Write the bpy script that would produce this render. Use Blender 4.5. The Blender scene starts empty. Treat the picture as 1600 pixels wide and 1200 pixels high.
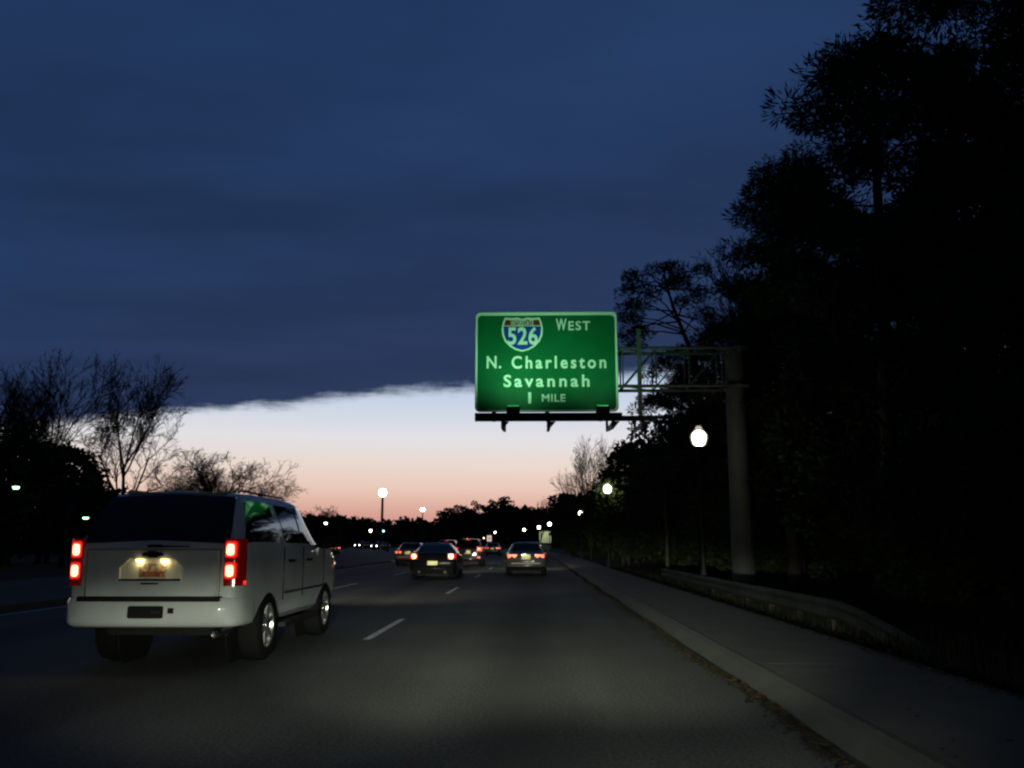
import bpy, bmesh, math, random
from mathutils import Vector, Matrix

# ------------------------------------------------------------------ camera, sky, light, exposure
SC = bpy.context.scene
COL = SC.collection
F, CX, CY = 1400.0, 800.0, 600.0            # focal length and centre in photograph pixels (1600 x 1200)
PITCH, YAW, EYE = math.radians(10.125), math.radians(1.37), 1.35
cam = bpy.data.cameras.new('camera')
cam_o = bpy.data.objects.new('camera', cam)
COL.objects.link(cam_o)
cam.lens, cam.sensor_width = 31.5, 36.0
cam.clip_start, cam.clip_end = 0.05, 5000.0
cam_o.location = (0, 0, EYE)
cam_o.rotation_euler = (math.pi / 2 + PITCH, 0, YAW)
SC.camera = cam_o
SC.view_settings.view_transform = 'Standard'
SC.view_settings.look = 'None'
SC.view_settings.exposure = 0.0
SC.view_settings.gamma = 1.0
SC.view_settings.use_curve_mapping = False
SC.cycles.use_denoising = True
SC.cycles.sample_clamp_indirect = 3.0
SC.cycles.max_bounces = 3
SC.cycles.adaptive_threshold = 0.04
SC.cycles.filter_width = 2.3


def srgb(r, g, b):
    f = lambda c: c / 12.92 if c <= 0.04045 else ((c + 0.055) / 1.055) ** 2.4
    return (f(r / 255), f(g / 255), f(b / 255), 1.0)


def build_world():
    w = bpy.data.worlds.new('World')
    SC.world = w
    w.use_nodes = True
    nt = w.node_tree
    N, L = nt.nodes, nt.links
    bg = N['Background']

    def math_node(op, a=None, b=None, c=None):
        n = N.new('ShaderNodeMath')
        n.operation = op
        for i, v in enumerate((a, b, c)):
            if v is None:
                continue
            if isinstance(v, (int, float)):
                n.inputs[i].default_value = v
            else:
                L.new(v, n.inputs[i])
        return n.outputs[0]

    tc = N.new('ShaderNodeTexCoord')
    sep = N.new('ShaderNodeSeparateXYZ')
    L.new(tc.outputs['Generated'], sep.inputs[0])
    x, y, z = sep.outputs
    # clear sky after sunset: physical twilight sky plus the dusty afterglow along the horizon
    nis = N.new('ShaderNodeTexSky')
    nis.sky_type = 'NISHITA'
    nis.sun_disc = False
    nis.sun_elevation = math.radians(-2.0)
    nis.sun_rotation = math.radians(2.0)
    nis.dust_density = 2.0
    nis.ozone_density = 3.0
    nsc = N.new('ShaderNodeVectorMath')
    nsc.operation = 'SCALE'
    L.new(nis.outputs[0], nsc.inputs[0])
    nsc.inputs['Scale'].default_value = 2.6
    ramp = N.new('ShaderNodeValToRGB')
    cr = ramp.color_ramp
    stops = [(0.000, srgb(188, 122, 120)), (0.030, srgb(218, 162, 150)), (0.060, srgb(237, 203, 187)), (0.085, srgb(238, 219, 207)),
             (0.115, srgb(231, 227, 228)), (0.150, srgb(207, 216, 229)), (0.200, srgb(176, 198, 224)), (0.40, srgb(120, 150, 195)),
             (1.0, srgb(60, 85, 140))]
    while len(cr.elements) < len(stops):
        cr.elements.new(0.5)
    for e, (p, c) in zip(cr.elements, stops):
        e.position, e.color = p, c
    L.new(z, ramp.inputs[0])
    clear = N.new('ShaderNodeMix')
    clear.data_type = 'RGBA'
    clear.inputs[0].default_value = 0.92
    L.new(nsc.outputs[0], clear.inputs[6])
    L.new(ramp.outputs[0], clear.inputs[7])
    # the cloud deck: a flat layer overhead, projected along the view direction; it ends in a ragged edge ahead
    zc = math_node('MAXIMUM', z, 0.012)
    u = math_node('DIVIDE', x, zc)
    v = math_node('DIVIDE', y, zc)
    comb = N.new('ShaderNodeCombineXYZ')
    L.new(u, comb.inputs[0])
    L.new(v, comb.inputs[1])
    n1 = N.new('ShaderNodeTexNoise')
    n1.inputs['Scale'].default_value = 0.9
    n1.inputs['Detail'].default_value = 5.0
    n1.inputs['Roughness'].default_value = 0.55
    L.new(comb.outputs[0], n1.inputs['Vector'])
    n2 = N.new('ShaderNodeTexNoise')
    n2.inputs['Scale'].default_value = 5.0
    n2.inputs['Detail'].default_value = 5.0
    n2.inputs['Roughness'].default_value = 0.6
    L.new(comb.outputs[0], n2.inputs['Vector'])
    edge = math_node('ADD', v, math_node('MULTIPLY', u, 0.46))
    edge = math_node('ADD', edge, math_node('MULTIPLY', math_node('SUBTRACT', n1.outputs[0], 0.5), 0.8))
    edge = math_node('ADD', edge, math_node('MULTIPLY', math_node('SUBTRACT', n2.outputs[0], 0.5), 0.45))
    n4 = N.new('ShaderNodeTexNoise')
    n4.inputs['Scale'].default_value = 26.0
    n4.inputs['Detail'].default_value = 6.0
    n4.inputs['Roughness'].default_value = 0.62
    L.new(tc.outputs['Generated'], n4.inputs['Vector'])
    edge = math_node('ADD', edge, math_node('MULTIPLY', math_node('SUBTRACT', n4.outputs[0], 0.5), 0.6))
    mask = N.new('ShaderNodeMapRange')
    mask.interpolation_type = 'SMOOTHSTEP'
    mask.inputs['From Min'].default_value = 5.25
    mask.inputs['From Max'].default_value = 5.85
    mask.inputs['To Min'].default_value = 1.0
    mask.inputs['To Max'].default_value = 0.0
    L.new(edge, mask.inputs['Value'])
    n3 = N.new('ShaderNodeTexNoise')
    n3.inputs['Scale'].default_value = 0.85
    n3.inputs['Detail'].default_value = 6.0
    n3.inputs['Roughness'].default_value = 0.5
    mp = N.new('ShaderNodeMapping')
    mp.inputs['Scale'].default_value = (0.55, 1.0, 1.0)
    L.new(comb.outputs[0], mp.inputs['Vector'])
    L.new(mp.outputs[0], n3.inputs['Vector'])
    cramp = N.new('ShaderNodeValToRGB')
    cr = cramp.color_ramp
    cr.elements[0].position, cr.elements[0].color = 0.30, srgb(25, 43, 73)
    cr.elements[1].position, cr.elements[1].color = 0.72, srgb(40, 66, 110)
    L.new(n3.outputs[0], cramp.inputs[0])
    # thinner, greyer cloud towards its far edge
    thin = N.new('ShaderNodeMapRange')
    thin.inputs['From Min'].default_value = 1.4
    thin.inputs['From Max'].default_value = 5.2
    L.new(edge, thin.inputs['Value'])
    cl = N.new('ShaderNodeMix')
    cl.data_type = 'RGBA'
    L.new(math_node('MULTIPLY', thin.outputs[0], 0.75), cl.inputs[0])
    L.new(cramp.outputs[0], cl.inputs[6])
    cl.inputs[7].default_value = srgb(46, 57, 88)
    mix = N.new('ShaderNodeMix')
    mix.data_type = 'RGBA'
    L.new(mask.outputs[0], mix.inputs[0])
    L.new(clear.outputs[2], mix.inputs[6])
    L.new(cl.outputs[2], mix.inputs[7])
    # dusk: the vault darkens away from the afterglow
    dim = N.new('ShaderNodeMapRange')
    dim.interpolation_type = 'SMOOTHSTEP'
    dim.inputs['From Min'].default_value = -0.5
    dim.inputs['From Max'].default_value = 0.78
    dim.inputs['To Min'].default_value = 0.16
    dim.inputs['To Max'].default_value = 1.0
    L.new(y, dim.inputs['Value'])
    fin = N.new('ShaderNodeVectorMath')
    fin.operation = 'SCALE'
    L.new(mix.outputs[2], fin.inputs[0])
    L.new(dim.outputs[0], fin.inputs['Scale'])
    L.new(fin.outputs[0], bg.inputs[0])
    bg.inputs[1].default_value = 1.0


build_world()


# ------------------------------------------------------------------ helpers
def W(px, py, Y):
    """the point at distance Y down the road that the photograph shows at pixel (px, py)"""
    cp, sp, cy, sy = math.cos(PITCH), math.sin(PITCH), math.cos(YAW), math.sin(YAW)
    r = Vector((cy, sy, 0))
    fw = Vector((-sy * cp, cy * cp, sp))
    up = Vector((sy * sp, -cy * sp, cp))
    d = fw + r * ((px - CX) / F) + up * ((CY - py) / F)
    return Vector((0, 0, EYE)) + d * (Y / d.y)


def bend(Y):
    """the road swings to the left beyond 80 m"""
    return -8.3e-4 * max(0.0, Y - 80.0) ** 2


def gz(Y):
    """and climbs very slightly"""
    return 2.2e-5 * max(0.0, min(Y, 400.0) - 50.0) ** 2


def tag(o, label=None, cat=None, group=None, kind=None):
    if label:
        o['label'] = label
    if cat:
        o['category'] = cat
    if group:
        o['group'] = group
    if kind:
        o['kind'] = kind
    return o


def empty(name, loc=(0, 0, 0), rz=0.0):
    o = bpy.data.objects.new(name, None)
    o.empty_display_size = 0.2
    o.location = loc
    o.rotation_euler = (0, 0, rz)
    COL.objects.link(o)
    return o


def link(name, me, parent=None, loc=(0, 0, 0)):
    o = bpy.data.objects.new(name, me)
    COL.objects.link(o)
    o.parent = parent
    o.location = loc
    return o


def copy_tree(o, parent=None):
    c = o.copy()
    COL.objects.link(c)
    c.parent = parent
    for ch in list(o.children):
        copy_tree(ch, c)
    return c


class MB:
    def __init__(self):
        self.v, self.f = [], []

    def add(self, vs, fs):
        b = len(self.v)
        self.v.extend([tuple(p) for p in vs])
        self.f.extend([tuple(i + b for i in f) for f in fs])
        return self

    def box(self, x0, x1, y0, y1, z0, z1):
        return self.add([(x0, y0, z0), (x1, y0, z0), (x1, y1, z0), (x0, y1, z0), (x0, y0, z1), (x1, y0, z1), (x1, y1, z1), (x0, y1, z1)],
                        [(0, 3, 2, 1), (4, 5, 6, 7), (0, 1, 5, 4), (1, 2, 6, 5), (2, 3, 7, 6), (3, 0, 4, 7)])

    def tube(self, pts, rad, n=6, cap=True):
        pts = [Vector(p) for p in pts]
        if not isinstance(rad, (list, tuple)):
            rad = [rad] * len(pts)
        vs, fs = [], []
        d = (pts[1] - pts[0]).normalized()
        a = d.orthogonal().normalized()
        for i, p in enumerate(pts):
            if i < len(pts) - 1:
                d2 = (pts[i + 1] - p)
                if d2.length > 1e-9:
                    d = d2.normalized()
            a = (a - d * a.dot(d))
            if a.length < 1e-6:
                a = d.orthogonal()
            a.normalize()
            b = d.cross(a)
            for k in range(n):
                t = 2 * math.pi * k / n
                vs.append(p + (a * math.cos(t) + b * math.sin(t)) * rad[i])
        for i in range(len(pts) - 1):
            for k in range(n):
                k2 = (k + 1) % n
                fs.append((i * n + k, i * n + k2, (i + 1) * n + k2, (i + 1) * n + k))
        if cap:
            fs.append(tuple(range(n - 1, -1, -1)))
            fs.append(tuple((len(pts) - 1) * n + k for k in range(n)))
        return self.add(vs, fs)

    def lathe(self, prof, n=20, axis='z', c=(0, 0, 0), cap=True):
        vs, fs = [], []
        for (r, h) in prof:
            for k in range(n):
                t = 2 * math.pi * k / n
                p = (r * math.cos(t), r * math.sin(t), h)
                if axis == 'x':
                    p = (h, r * math.cos(t), r * math.sin(t))
                elif axis == 'y':
                    p = (r * math.sin(t), h, r * math.cos(t))
                vs.append((p[0] + c[0], p[1] + c[1], p[2] + c[2]))
        for i in range(len(prof) - 1):
            for k in range(n):
                k2 = (k + 1) % n
                fs.append((i * n + k, i * n + k2, (i + 1) * n + k2, (i + 1) * n + k))
        if cap:
            fs.append(tuple(range(n - 1, -1, -1)))
            fs.append(tuple((len(prof) - 1) * n + k for k in range(n)))
        return self.add(vs, fs)

    def loft(self, loops, cap=True):
        n = len(loops[0])
        vs = [p for lp in loops for p in lp]
        fs = []
        for i in range(len(loops) - 1):
            for k in range(n):
                k2 = (k + 1) % n
                fs.append((i * n + k, i * n + k2, (i + 1) * n + k2, (i + 1) * n + k))
        if cap:
            fs.append(tuple(range(n - 1, -1, -1)))
            fs.append(tuple((len(loops) - 1) * n + k for k in range(n)))
        return self.add(vs, fs)

    def prism_xz(self, poly, y0, y1):
        """polygon in x, z pushed from y0 to y1"""
        return self.loft([[(p[0], y0, p[1]) for p in poly], [(p[0], y1, p[1]) for p in poly]])

    def mesh(self, name, mat, smooth=None, fix=True):
        me = bpy.data.meshes.new(name)
        me.from_pydata(self.v, [], self.f)
        if fix:
            bm = bmesh.new()
            bm.from_mesh(me)
            bmesh.ops.recalc_face_normals(bm, faces=bm.faces)
            bm.to_mesh(me)
            bm.free()
        me.materials.append(mat)
        if smooth is not None:
            me.shade_smooth()
            me.set_sharp_from_angle(angle=math.radians(smooth))
        return me

    def build(self, name, mat, parent=None, smooth=None, loc=(0, 0, 0), fix=True):
        return link(name, self.mesh(name, mat, smooth, fix), parent, loc)


# ------------------------------------------------------------------ materials
def material(name, col, rough=0.6, metal=0.0, coat=0.0, spec=0.5, var=0.0, scale=4.0, bump=0.0, bscale=40.0, emit=None, es=0.0):
    m = bpy.data.materials.new(name)
    m.use_nodes = True
    nt = m.node_tree
    b = nt.nodes['Principled BSDF']
    col = tuple(col[:3]) + (1.0,)
    b.inputs['Base Color'].default_value = col
    b.inputs['Roughness'].default_value = rough
    b.inputs['Metallic'].default_value = metal
    b.inputs['Coat Weight'].default_value = coat
    b.inputs['Coat Roughness'].default_value = 0.04
    b.inputs['Specular IOR Level'].default_value = spec
    if var or bump:
        tc = nt.nodes.new('ShaderNodeTexCoord')
    if var:
        n = nt.nodes.new('ShaderNodeTexNoise')
        n.inputs['Scale'].default_value = scale
        n.inputs['Detail'].default_value = 5.0
        nt.links.new(tc.outputs['Object'], n.inputs['Vector'])
        r = nt.nodes.new('ShaderNodeValToRGB')
        r.color_ramp.elements[0].position = 0.3
        r.color_ramp.elements[1].position = 0.7
        r.color_ramp.elements[0].color = tuple(c * (1 - var) for c in col[:3]) + (1,)
        r.color_ramp.elements[1].color = tuple(min(1, c * (1 + var)) for c in col[:3]) + (1,)
        nt.links.new(n.outputs[0], r.inputs[0])
        nt.links.new(r.outputs[0], b.inputs['Base Color'])
    if bump:
        n = nt.nodes.new('ShaderNodeTexNoise')
        n.inputs['Scale'].default_value = bscale
        n.inputs['Detail'].default_value = 4.0
        nt.links.new(tc.outputs['Object'], n.inputs['Vector'])
        bp = nt.nodes.new('ShaderNodeBump')
        bp.inputs['Strength'].default_value = bump
        bp.inputs['Distance'].default_value = 0.02
        nt.links.new(n.outputs[0], bp.inputs['Height'])
        nt.links.new(bp.outputs[0], b.inputs['Normal'])
    if emit:
        b.inputs['Emission Color'].default_value = tuple(emit[:3]) + (1.0,)
        b.inputs['Emission Strength'].default_value = es
    return m


M = {}
M['grass'] = material('grass', (0.028, 0.036, 0.018), 0.95, var=0.4, scale=0.7, bump=0.6, bscale=18, spec=0.1)
M['blade'] = material('grass blade', (0.010, 0.012, 0.006), 0.9, var=0.4, scale=2.0, spec=0.2)
M['walk'] = material('sidewalk concrete', (0.075, 0.076, 0.060), 0.9, var=0.18, scale=1.6, bump=0.25, bscale=60)
M['kerb'] = material('kerb concrete', (0.047, 0.049, 0.037), 0.9, var=0.22, scale=2.0, bump=0.25, bscale=50)
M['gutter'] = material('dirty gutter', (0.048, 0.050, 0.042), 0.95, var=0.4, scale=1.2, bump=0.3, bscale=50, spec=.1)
M['weathered'] = material('weathered rail', (0.036, 0.038, 0.031), 0.85, 0.0, var=0.45, scale=1.4, spec=.2)
M['litter'] = material('leaf litter', (0.035, 0.028, 0.016), 0.9, var=0.6, scale=9.0, spec=.1)
M['paint'] = material('road paint', (0.74, 0.74, 0.66), 0.7, var=0.25, scale=6.0)
M['galv'] = material('galvanised steel', (0.085, 0.09, 0.085), 0.6, 0.2, var=0.2, scale=3.0)
M['steel_post'] = material('weathered steel post', (0.075, 0.078, 0.07), 0.8, 0.0, var=0.25, scale=1.2)
M['dark_metal'] = material('dark metal', (0.014, 0.014, 0.014), 0.6, 0.2)
M['bark'] = material('bark', (0.055, 0.045, 0.035), 0.95, var=0.4, scale=3.0, bump=0.5, bscale=12, spec=0.1)
M['pale_bark'] = material('pale bark', (0.11, 0.10, 0.085), 0.95, var=0.4, scale=3.0, bump=0.4, bscale=12, spec=0.1)
M['twig'] = material('twig', (0.05, 0.04, 0.035), 0.95, spec=0.1)
M['needle'] = material('pine needles', (0.028, 0.045, 0.018), 0.8, var=0.45, scale=0.6, spec=0.15)
M['leaf'] = material('evergreen leaves', (0.038, 0.062, 0.020), 0.75, var=0.45, scale=0.5, spec=0.15)
M['glass'] = material('tinted glass', (0.004, 0.004, 0.005), 0.03, 0.0, spec=0.6)
M['dark_glass'] = material('dark rear glass', (0.004, 0.004, 0.005), 0.12, 0.0, spec=0.15)
M['trim'] = material('pale trim', (0.34, 0.35, 0.32), 0.5)
M['rubber'] = material('rubber', (0.006, 0.006, 0.006), 0.9, spec=0.08)
M['alloy'] = material('alloy wheel', (0.42, 0.42, 0.42), 0.28, 0.9)
M['black'] = material('black plastic', (0.008, 0.008, 0.008), 0.65, spec=0.2)
M['chrome'] = material('chrome', (0.6, 0.6, 0.6), 0.12, 1.0)
M['white_car'] = material('white car paint', (0.52, 0.56, 0.57), 0.5, 0.0, coat=1.0, var=0.14, scale=1.6)
M['silver_car'] = material('silver car paint', (0.045, 0.048, 0.046), 0.5, 0.0, coat=0.6, spec=0.15)
M['grey_car'] = material('grey car paint', (0.022, 0.022, 0.024), 0.5, 0.0, coat=0.6, spec=0.1)
M['black_car'] = material('black car paint', (0.006, 0.006, 0.008), 0.6, 0.0, coat=0.5, spec=0.03)
M['red_lens'] = material('red lens', (0.16, 0.003, 0.003), 0.15, 0.0, coat=0.5, emit=(1.0, 0.010, 0.006), es=0.035)
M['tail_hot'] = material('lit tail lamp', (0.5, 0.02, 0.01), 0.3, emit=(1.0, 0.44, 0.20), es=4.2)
M['tail_warm'] = material('lit round tail lamp', (0.5, 0.02, 0.01), 0.3, emit=(1.0, 0.17, 0.07), es=2.3)
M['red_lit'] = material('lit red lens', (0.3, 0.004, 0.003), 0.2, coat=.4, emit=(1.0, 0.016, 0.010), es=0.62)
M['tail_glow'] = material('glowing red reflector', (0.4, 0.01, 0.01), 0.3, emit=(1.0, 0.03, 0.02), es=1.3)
M['dim_red'] = material('red reflector', (0.4, 0.01, 0.01), 0.25, coat=0.5, emit=(1.0, 0.02, 0.02), es=0.35)
M['head_hot'] = material('lit headlamp', (0.8, 0.8, 0.8), 0.2, emit=(1.0, 0.95, 0.85), es=14.0)
M['plate_lamp'] = material('plate lamp', (0.8, 0.7, 0.5), 0.3, emit=(1.0, 0.74, 0.30), es=5.0)
M['plate'] = material('licence plate', (0.85, 0.84, 0.50), 0.5)
M['lamp_globe'] = material('lit lamp globe', (0.9, 0.9, 0.85), 0.3, emit=(1.0, 0.97, 0.74), es=40.0)
M['glow_shell'] = bpy.data.materials.new('globe glow shell')
M['glow_shell'].use_nodes = True
_nt = M['glow_shell'].node_tree
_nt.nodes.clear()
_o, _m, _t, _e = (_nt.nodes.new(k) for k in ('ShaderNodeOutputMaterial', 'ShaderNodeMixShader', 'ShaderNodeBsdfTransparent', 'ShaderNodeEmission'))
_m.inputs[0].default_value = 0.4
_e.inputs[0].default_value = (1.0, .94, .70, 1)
_e.inputs[1].default_value = 0.75  # weak glow put on the outer globe to imitate a soft halo
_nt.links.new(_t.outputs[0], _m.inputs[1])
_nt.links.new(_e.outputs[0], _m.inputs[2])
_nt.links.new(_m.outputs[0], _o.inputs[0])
M['lamp_cool'] = material('lit cool lamp', (0.9, 0.9, 0.9), 0.3, emit=(0.93, 1.0, 0.96), es=14.0)
M['lamp_green'] = material('lit mercury lamp', (0.9, 0.9, 0.9), 0.3, emit=(0.42, 1.0, 0.52), es=6.0)
M['lamp_lens'] = material('sign lamp lens', (0.5, 0.8, 0.5), 0.3, emit=(0.05, 1.0, 0.25), es=0.5)
M['lamp_cyan'] = material('lit green signal', (0.2, 0.8, 0.8), 0.3, emit=(0.35, 0.95, 1.0), es=5.0)
M['lamp_amber'] = material('lit amber signal', (0.8, 0.4, 0.1), 0.3, emit=(1.0, 0.45, 0.08), es=5.0)
M['sign_green'] = material('sign green', (0.002, 0.115, 0.045), 0.5, spec=0.25, var=0.12, scale=1.5)
M['sign_white'] = material('sign white', (0.78, 0.80, 0.78), 0.5, spec=0.2)
M['sign_blue'] = material('sign blue', (0.012, 0.05, 0.42), 0.5, spec=0.25)
M['sign_red'] = material('sign red', (0.20, 0.025, 0.02), 0.5, spec=0.25)
M['building'] = material('pale wall', (0.68, 0.68, 0.60), 0.8, var=0.08, scale=1.0)
M['roof'] = material('dark roof', (0.05, 0.05, 0.05), 0.9)


def asphalt_material():
    m = material('asphalt', (0.075, 0.075, 0.072), 0.85, spec=0.18)
    nt = m.node_tree
    N, L = nt.nodes, nt.links
    b = N['Principled BSDF']
    tc = N.new('ShaderNodeTexCoord')
    mp = N.new('ShaderNodeMapping')
    mp.inputs['Scale'].default_value = (1.0, 0.05, 1.0)      # wheel tracks and oil run along the lane
    L.new(tc.outputs['Object'], mp.inputs[0])
    n1 = N.new('ShaderNodeTexNoise')
    n1.inputs['Scale'].default_value = 0.9
    n1.inputs['Detail'].default_value = 3.0
    L.new(mp.outputs[0], n1.inputs['Vector'])
    n2 = N.new('ShaderNodeTexNoise')
    n2.inputs['Scale'].default_value = 34.0
    n2.inputs['Detail'].default_value = 6.0
    L.new(tc.outputs['Object'], n2.inputs['Vector'])
    n3 = N.new('ShaderNodeTexNoise')
    n3.inputs['Scale'].default_value = 0.35
    L.new(tc.outputs['Object'], n3.inputs['Vector'])
    a = N.new('ShaderNodeMath')
    a.operation = 'ADD'
    L.new(n1.outputs[0], a.inputs[0])
    n2c = N.new('ShaderNodeMath')
    n2c.operation = 'MULTIPLY_ADD'
    n2c.inputs[1].default_value = 2.6
    n2c.inputs[2].default_value = -0.8
    L.new(n2.outputs[0], n2c.inputs[0])
    L.new(n2c.outputs[0], a.inputs[1])
    a2 = N.new('ShaderNodeMath')
    a2.operation = 'ADD'
    L.new(a.outputs[0], a2.inputs[0])
    L.new(n3.outputs[0], a2.inputs[1])
    sp = N.new('ShaderNodeSeparateXYZ')
    L.new(tc.outputs['Object'], sp.inputs[0])
    chain = sp.outputs[0]
    for op, val in (('ADD', 0.15), ('MULTIPLY', 2 * math.pi / 3.95), ('COSINE', None), ('MAXIMUM', 0.0), ('POWER', 3.0), ('MULTIPLY', -0.42)):
        q = N.new('ShaderNodeMath')
        q.operation = op
        L.new(chain, q.inputs[0])
        if val is not None:
            q.inputs[1].default_value = val
        chain = q.outputs[0]
    a3 = N.new('ShaderNodeMath')
    a3.operation = 'ADD'
    L.new(a2.outputs[0], a3.inputs[0])
    L.new(chain, a3.inputs[1])
    a2 = a3
    r = N.new('ShaderNodeValToRGB')
    r.color_ramp.elements[0].position = 0.36
    r.color_ramp.elements[0].color = (0.050, 0.055, 0.046, 1)
    r.color_ramp.elements[1].position = 0.66
    r.color_ramp.elements[1].color = (0.142, 0.148, 0.124, 1)
    d = N.new('ShaderNodeMath')
    d.operation = 'DIVIDE'
    d.inputs[1].default_value = 3.0
    L.new(a2.outputs[0], d.inputs[0])
    L.new(d.outputs[0], r.inputs[0])
    L.new(r.outputs[0], b.inputs['Base Color'])
    bp = N.new('ShaderNodeBump')
    bp.inputs['Strength'].default_value = 0.35
    bp.inputs['Distance'].default_value = 0.012
    L.new(n2.outputs[0], bp.inputs['Height'])
    L.new(bp.outputs[0], b.inputs['Normal'])
    return m


M['asphalt'] = asphalt_material()


# ------------------------------------------------------------------ lights
def spot(name, loc, target, watts, h_deg, v_deg, col, parent=None, blend=0.9, radius=0.06):
    l = bpy.data.lights.new(name, 'SPOT')
    l.energy = watts
    l.color = col
    l.spot_size = math.radians(h_deg)
    l.spot_blend = blend
    l.shadow_soft_size = radius
    o = bpy.data.objects.new(name, l)
    COL.objects.link(o)
    o.parent = parent
    o.location = loc
    d = Vector(target) - Vector(loc)
    o.rotation_mode = 'QUATERNION'
    o.rotation_quaternion = d.to_track_quat('-Z', 'Y')
    o.scale = (1.0, math.tan(math.radians(v_deg) / 2) / math.tan(math.radians(h_deg) / 2), 1.0)   # flat dipped beam
    return o


def point(name, loc, watts, col, parent=None, radius=0.03):
    l = bpy.data.lights.new(name, 'POINT')
    l.energy = watts
    l.color = col
    l.shadow_soft_size = radius
    o = bpy.data.objects.new(name, l)
    COL.objects.link(o)
    o.parent = parent
    o.location = loc
    return o


# dipped headlights of the car the photograph was taken from (they light the road and the bumper ahead)
HEAD = (0.96, 1.0, 0.77)
for hx in (-1.0, 0.45):
    spot('headlight_beam', (hx, 1.7, 0.66), (hx * 1.1 + 0.7, 18.0, -0.08), 6600.0, 40, 10, HEAD, blend=1.0)
    spot('headlight_beam', (hx, 1.7, 0.66), ((-2.9, 14.0, 0.0) if hx < 0 else (1.7, 14.0, -0.42)), 1500.0 if hx < 0 else 820.0, 54 if hx < 0 else 58, 14 if hx < 0 else 22, HEAD, blend=1.0)
    spot('headlight_spill', (hx, 1.7, 0.66), (hx - 1.2, 14.0, 0.45), 62.0, 110, 36, HEAD, blend=1.0)


# ------------------------------------------------------------------ ground, road, kerb, pavement
def strip(name, x0, x1, z, mat, y0=-12.0, y1=330.0, step=6.0, h=None, x_div=1, roll=0.0):
    """a ribbon that follows the road; with h it is a solid step of that height"""
    mb = MB()
    ys = []
    yy = y0
    while yy < y1:
        ys.append(yy)
        yy += step
    ys.append(y1)
    if h is None:
        vs, fs = [], []
        for a in ys:
            for k in range(x_div + 1):
                x = x0 + (x1 - x0) * k / x_div
                vs.append((x + bend(a), a, gz(a) + z))
        n = x_div + 1
        for i in range(len(ys) - 1):
            for k in range(x_div):
                fs.append((i * n + k, i * n + k + 1, (i + 1) * n + k + 1, (i + 1) * n + k))
        mb.add(vs, fs)
        return mb.build(name, mat)
    c = min(0.03, (x1 - x0) * 0.25)
    loops = [[(x0 + bend(a), a, gz(a) + z), (x0 + 0.01 + roll * .75 + bend(a), a, gz(a) + z + h - c), (x0 + c + 0.01 + roll + bend(a), a, gz(a) + z + h),
              (x1 + bend(a), a, gz(a) + z + h), (x1 + bend(a), a, gz(a) + z)] for a in ys]
    mb.loft(loops)
    return mb.build(name, mat)


def build_ground():
    # one sheet out to the horizon, falling gently away behind the verge on the right
    mb = MB()
    xs = [-2500, -600, -200, -90, -45, -24.5, -24, -11, -10.6, 2.0, 4.0, 4.4, 5.2, 7, 10, 16, 30, 80, 300, 2500]
    ys = [-200, -40, -12] + list(range(-6, 120, 6)) + list(range(120, 420, 15)) + [600, 1200, 3000]
    rnd = random.Random(3)
    vs, fs = [], []
    for a in ys:
        for x in xs:
            bx = bend(min(a, 330)) if -60 < x < 40 else 0
            z = gz(a) - 0.03
            if x > 5 or x < -30:
                z += rnd.uniform(-0.06, 0.08)
            vs.append((x + bx, a, z))
    n = len(xs)
    for i in range(len(ys) - 1):
        for k in range(n - 1):
            fs.append((i * n + k, i * n + k + 1, (i + 1) * n + k + 1, (i + 1) * n + k))
    mb.add(vs, fs)
    return tag(mb.build('ground', M['grass'], fix=False), kind='structure')


build_ground()
road = tag(strip('road', -10.6, 2.05, 0.0, M['asphalt'], x_div=4), kind='structure')
opp = tag(strip('opposite_road', -20.0, -13.2, 0.0, M['asphalt'], x_div=3), kind='structure')
lot = tag(strip('parking_lot', -29.0, -20.03, 0.0, M['asphalt'], 92.0, 235.0), kind='structure')
median = tag(strip('median', -13.2, -10.6, 0.0, M['kerb'], h=0.14), kind='structure')
kerb = tag(strip('kerb', 2.05, 2.36, 0.0, M['kerb'], h=0.125, roll=.20), kind='structure')
walk = tag(strip('sidewalk', 2.363, 4.0, -0.01, M['walk'], h=0.1195), kind='structure')
slab = MB().loft([[(-.817, -.7485, z), (.817, -.7485, z), (.817, .7485, z), (-.817, .7485, z)] for z in (0.0, .014)]).mesh('slab', M['walk'])
rs = random.Random(6)
for k in range(44):
    link('slab', slab, walk, (3.183, 3.0 + 1.5 * k, .1100 + rs.uniform(0, .0012)))
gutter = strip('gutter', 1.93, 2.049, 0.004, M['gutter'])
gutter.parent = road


def dash(x, ya, yb, w=0.11):
    mb = MB()
    ys = [ya + (yb - ya) * k / 3 for k in range(4)]
    vs = []
    for a in ys:
        vs += [(x - w / 2 + bend(a), a, gz(a) + 0.005), (x + w / 2 + bend(a), a, gz(a) + 0.005)]
    mb.add(vs, [(2 * i, 2 * i + 1, 2 * i + 3, 2 * i + 2) for i in range(3)])
    return mb.build('lane_marking', M['paint'], road)


for k in range(13):
    dash(-2.4, 13.2 + 12.1 * k - 12.1, 16.8 + 12.1 * k - 12.1)
    dash(-6.15, 16.0 + 12.1 * k - 12.1, 19.6 + 12.1 * k - 12.1)
for k in range(22):
    dash(-10.25, -10 + 10 * k, 10 * k + 0.0, 0.10)


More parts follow.
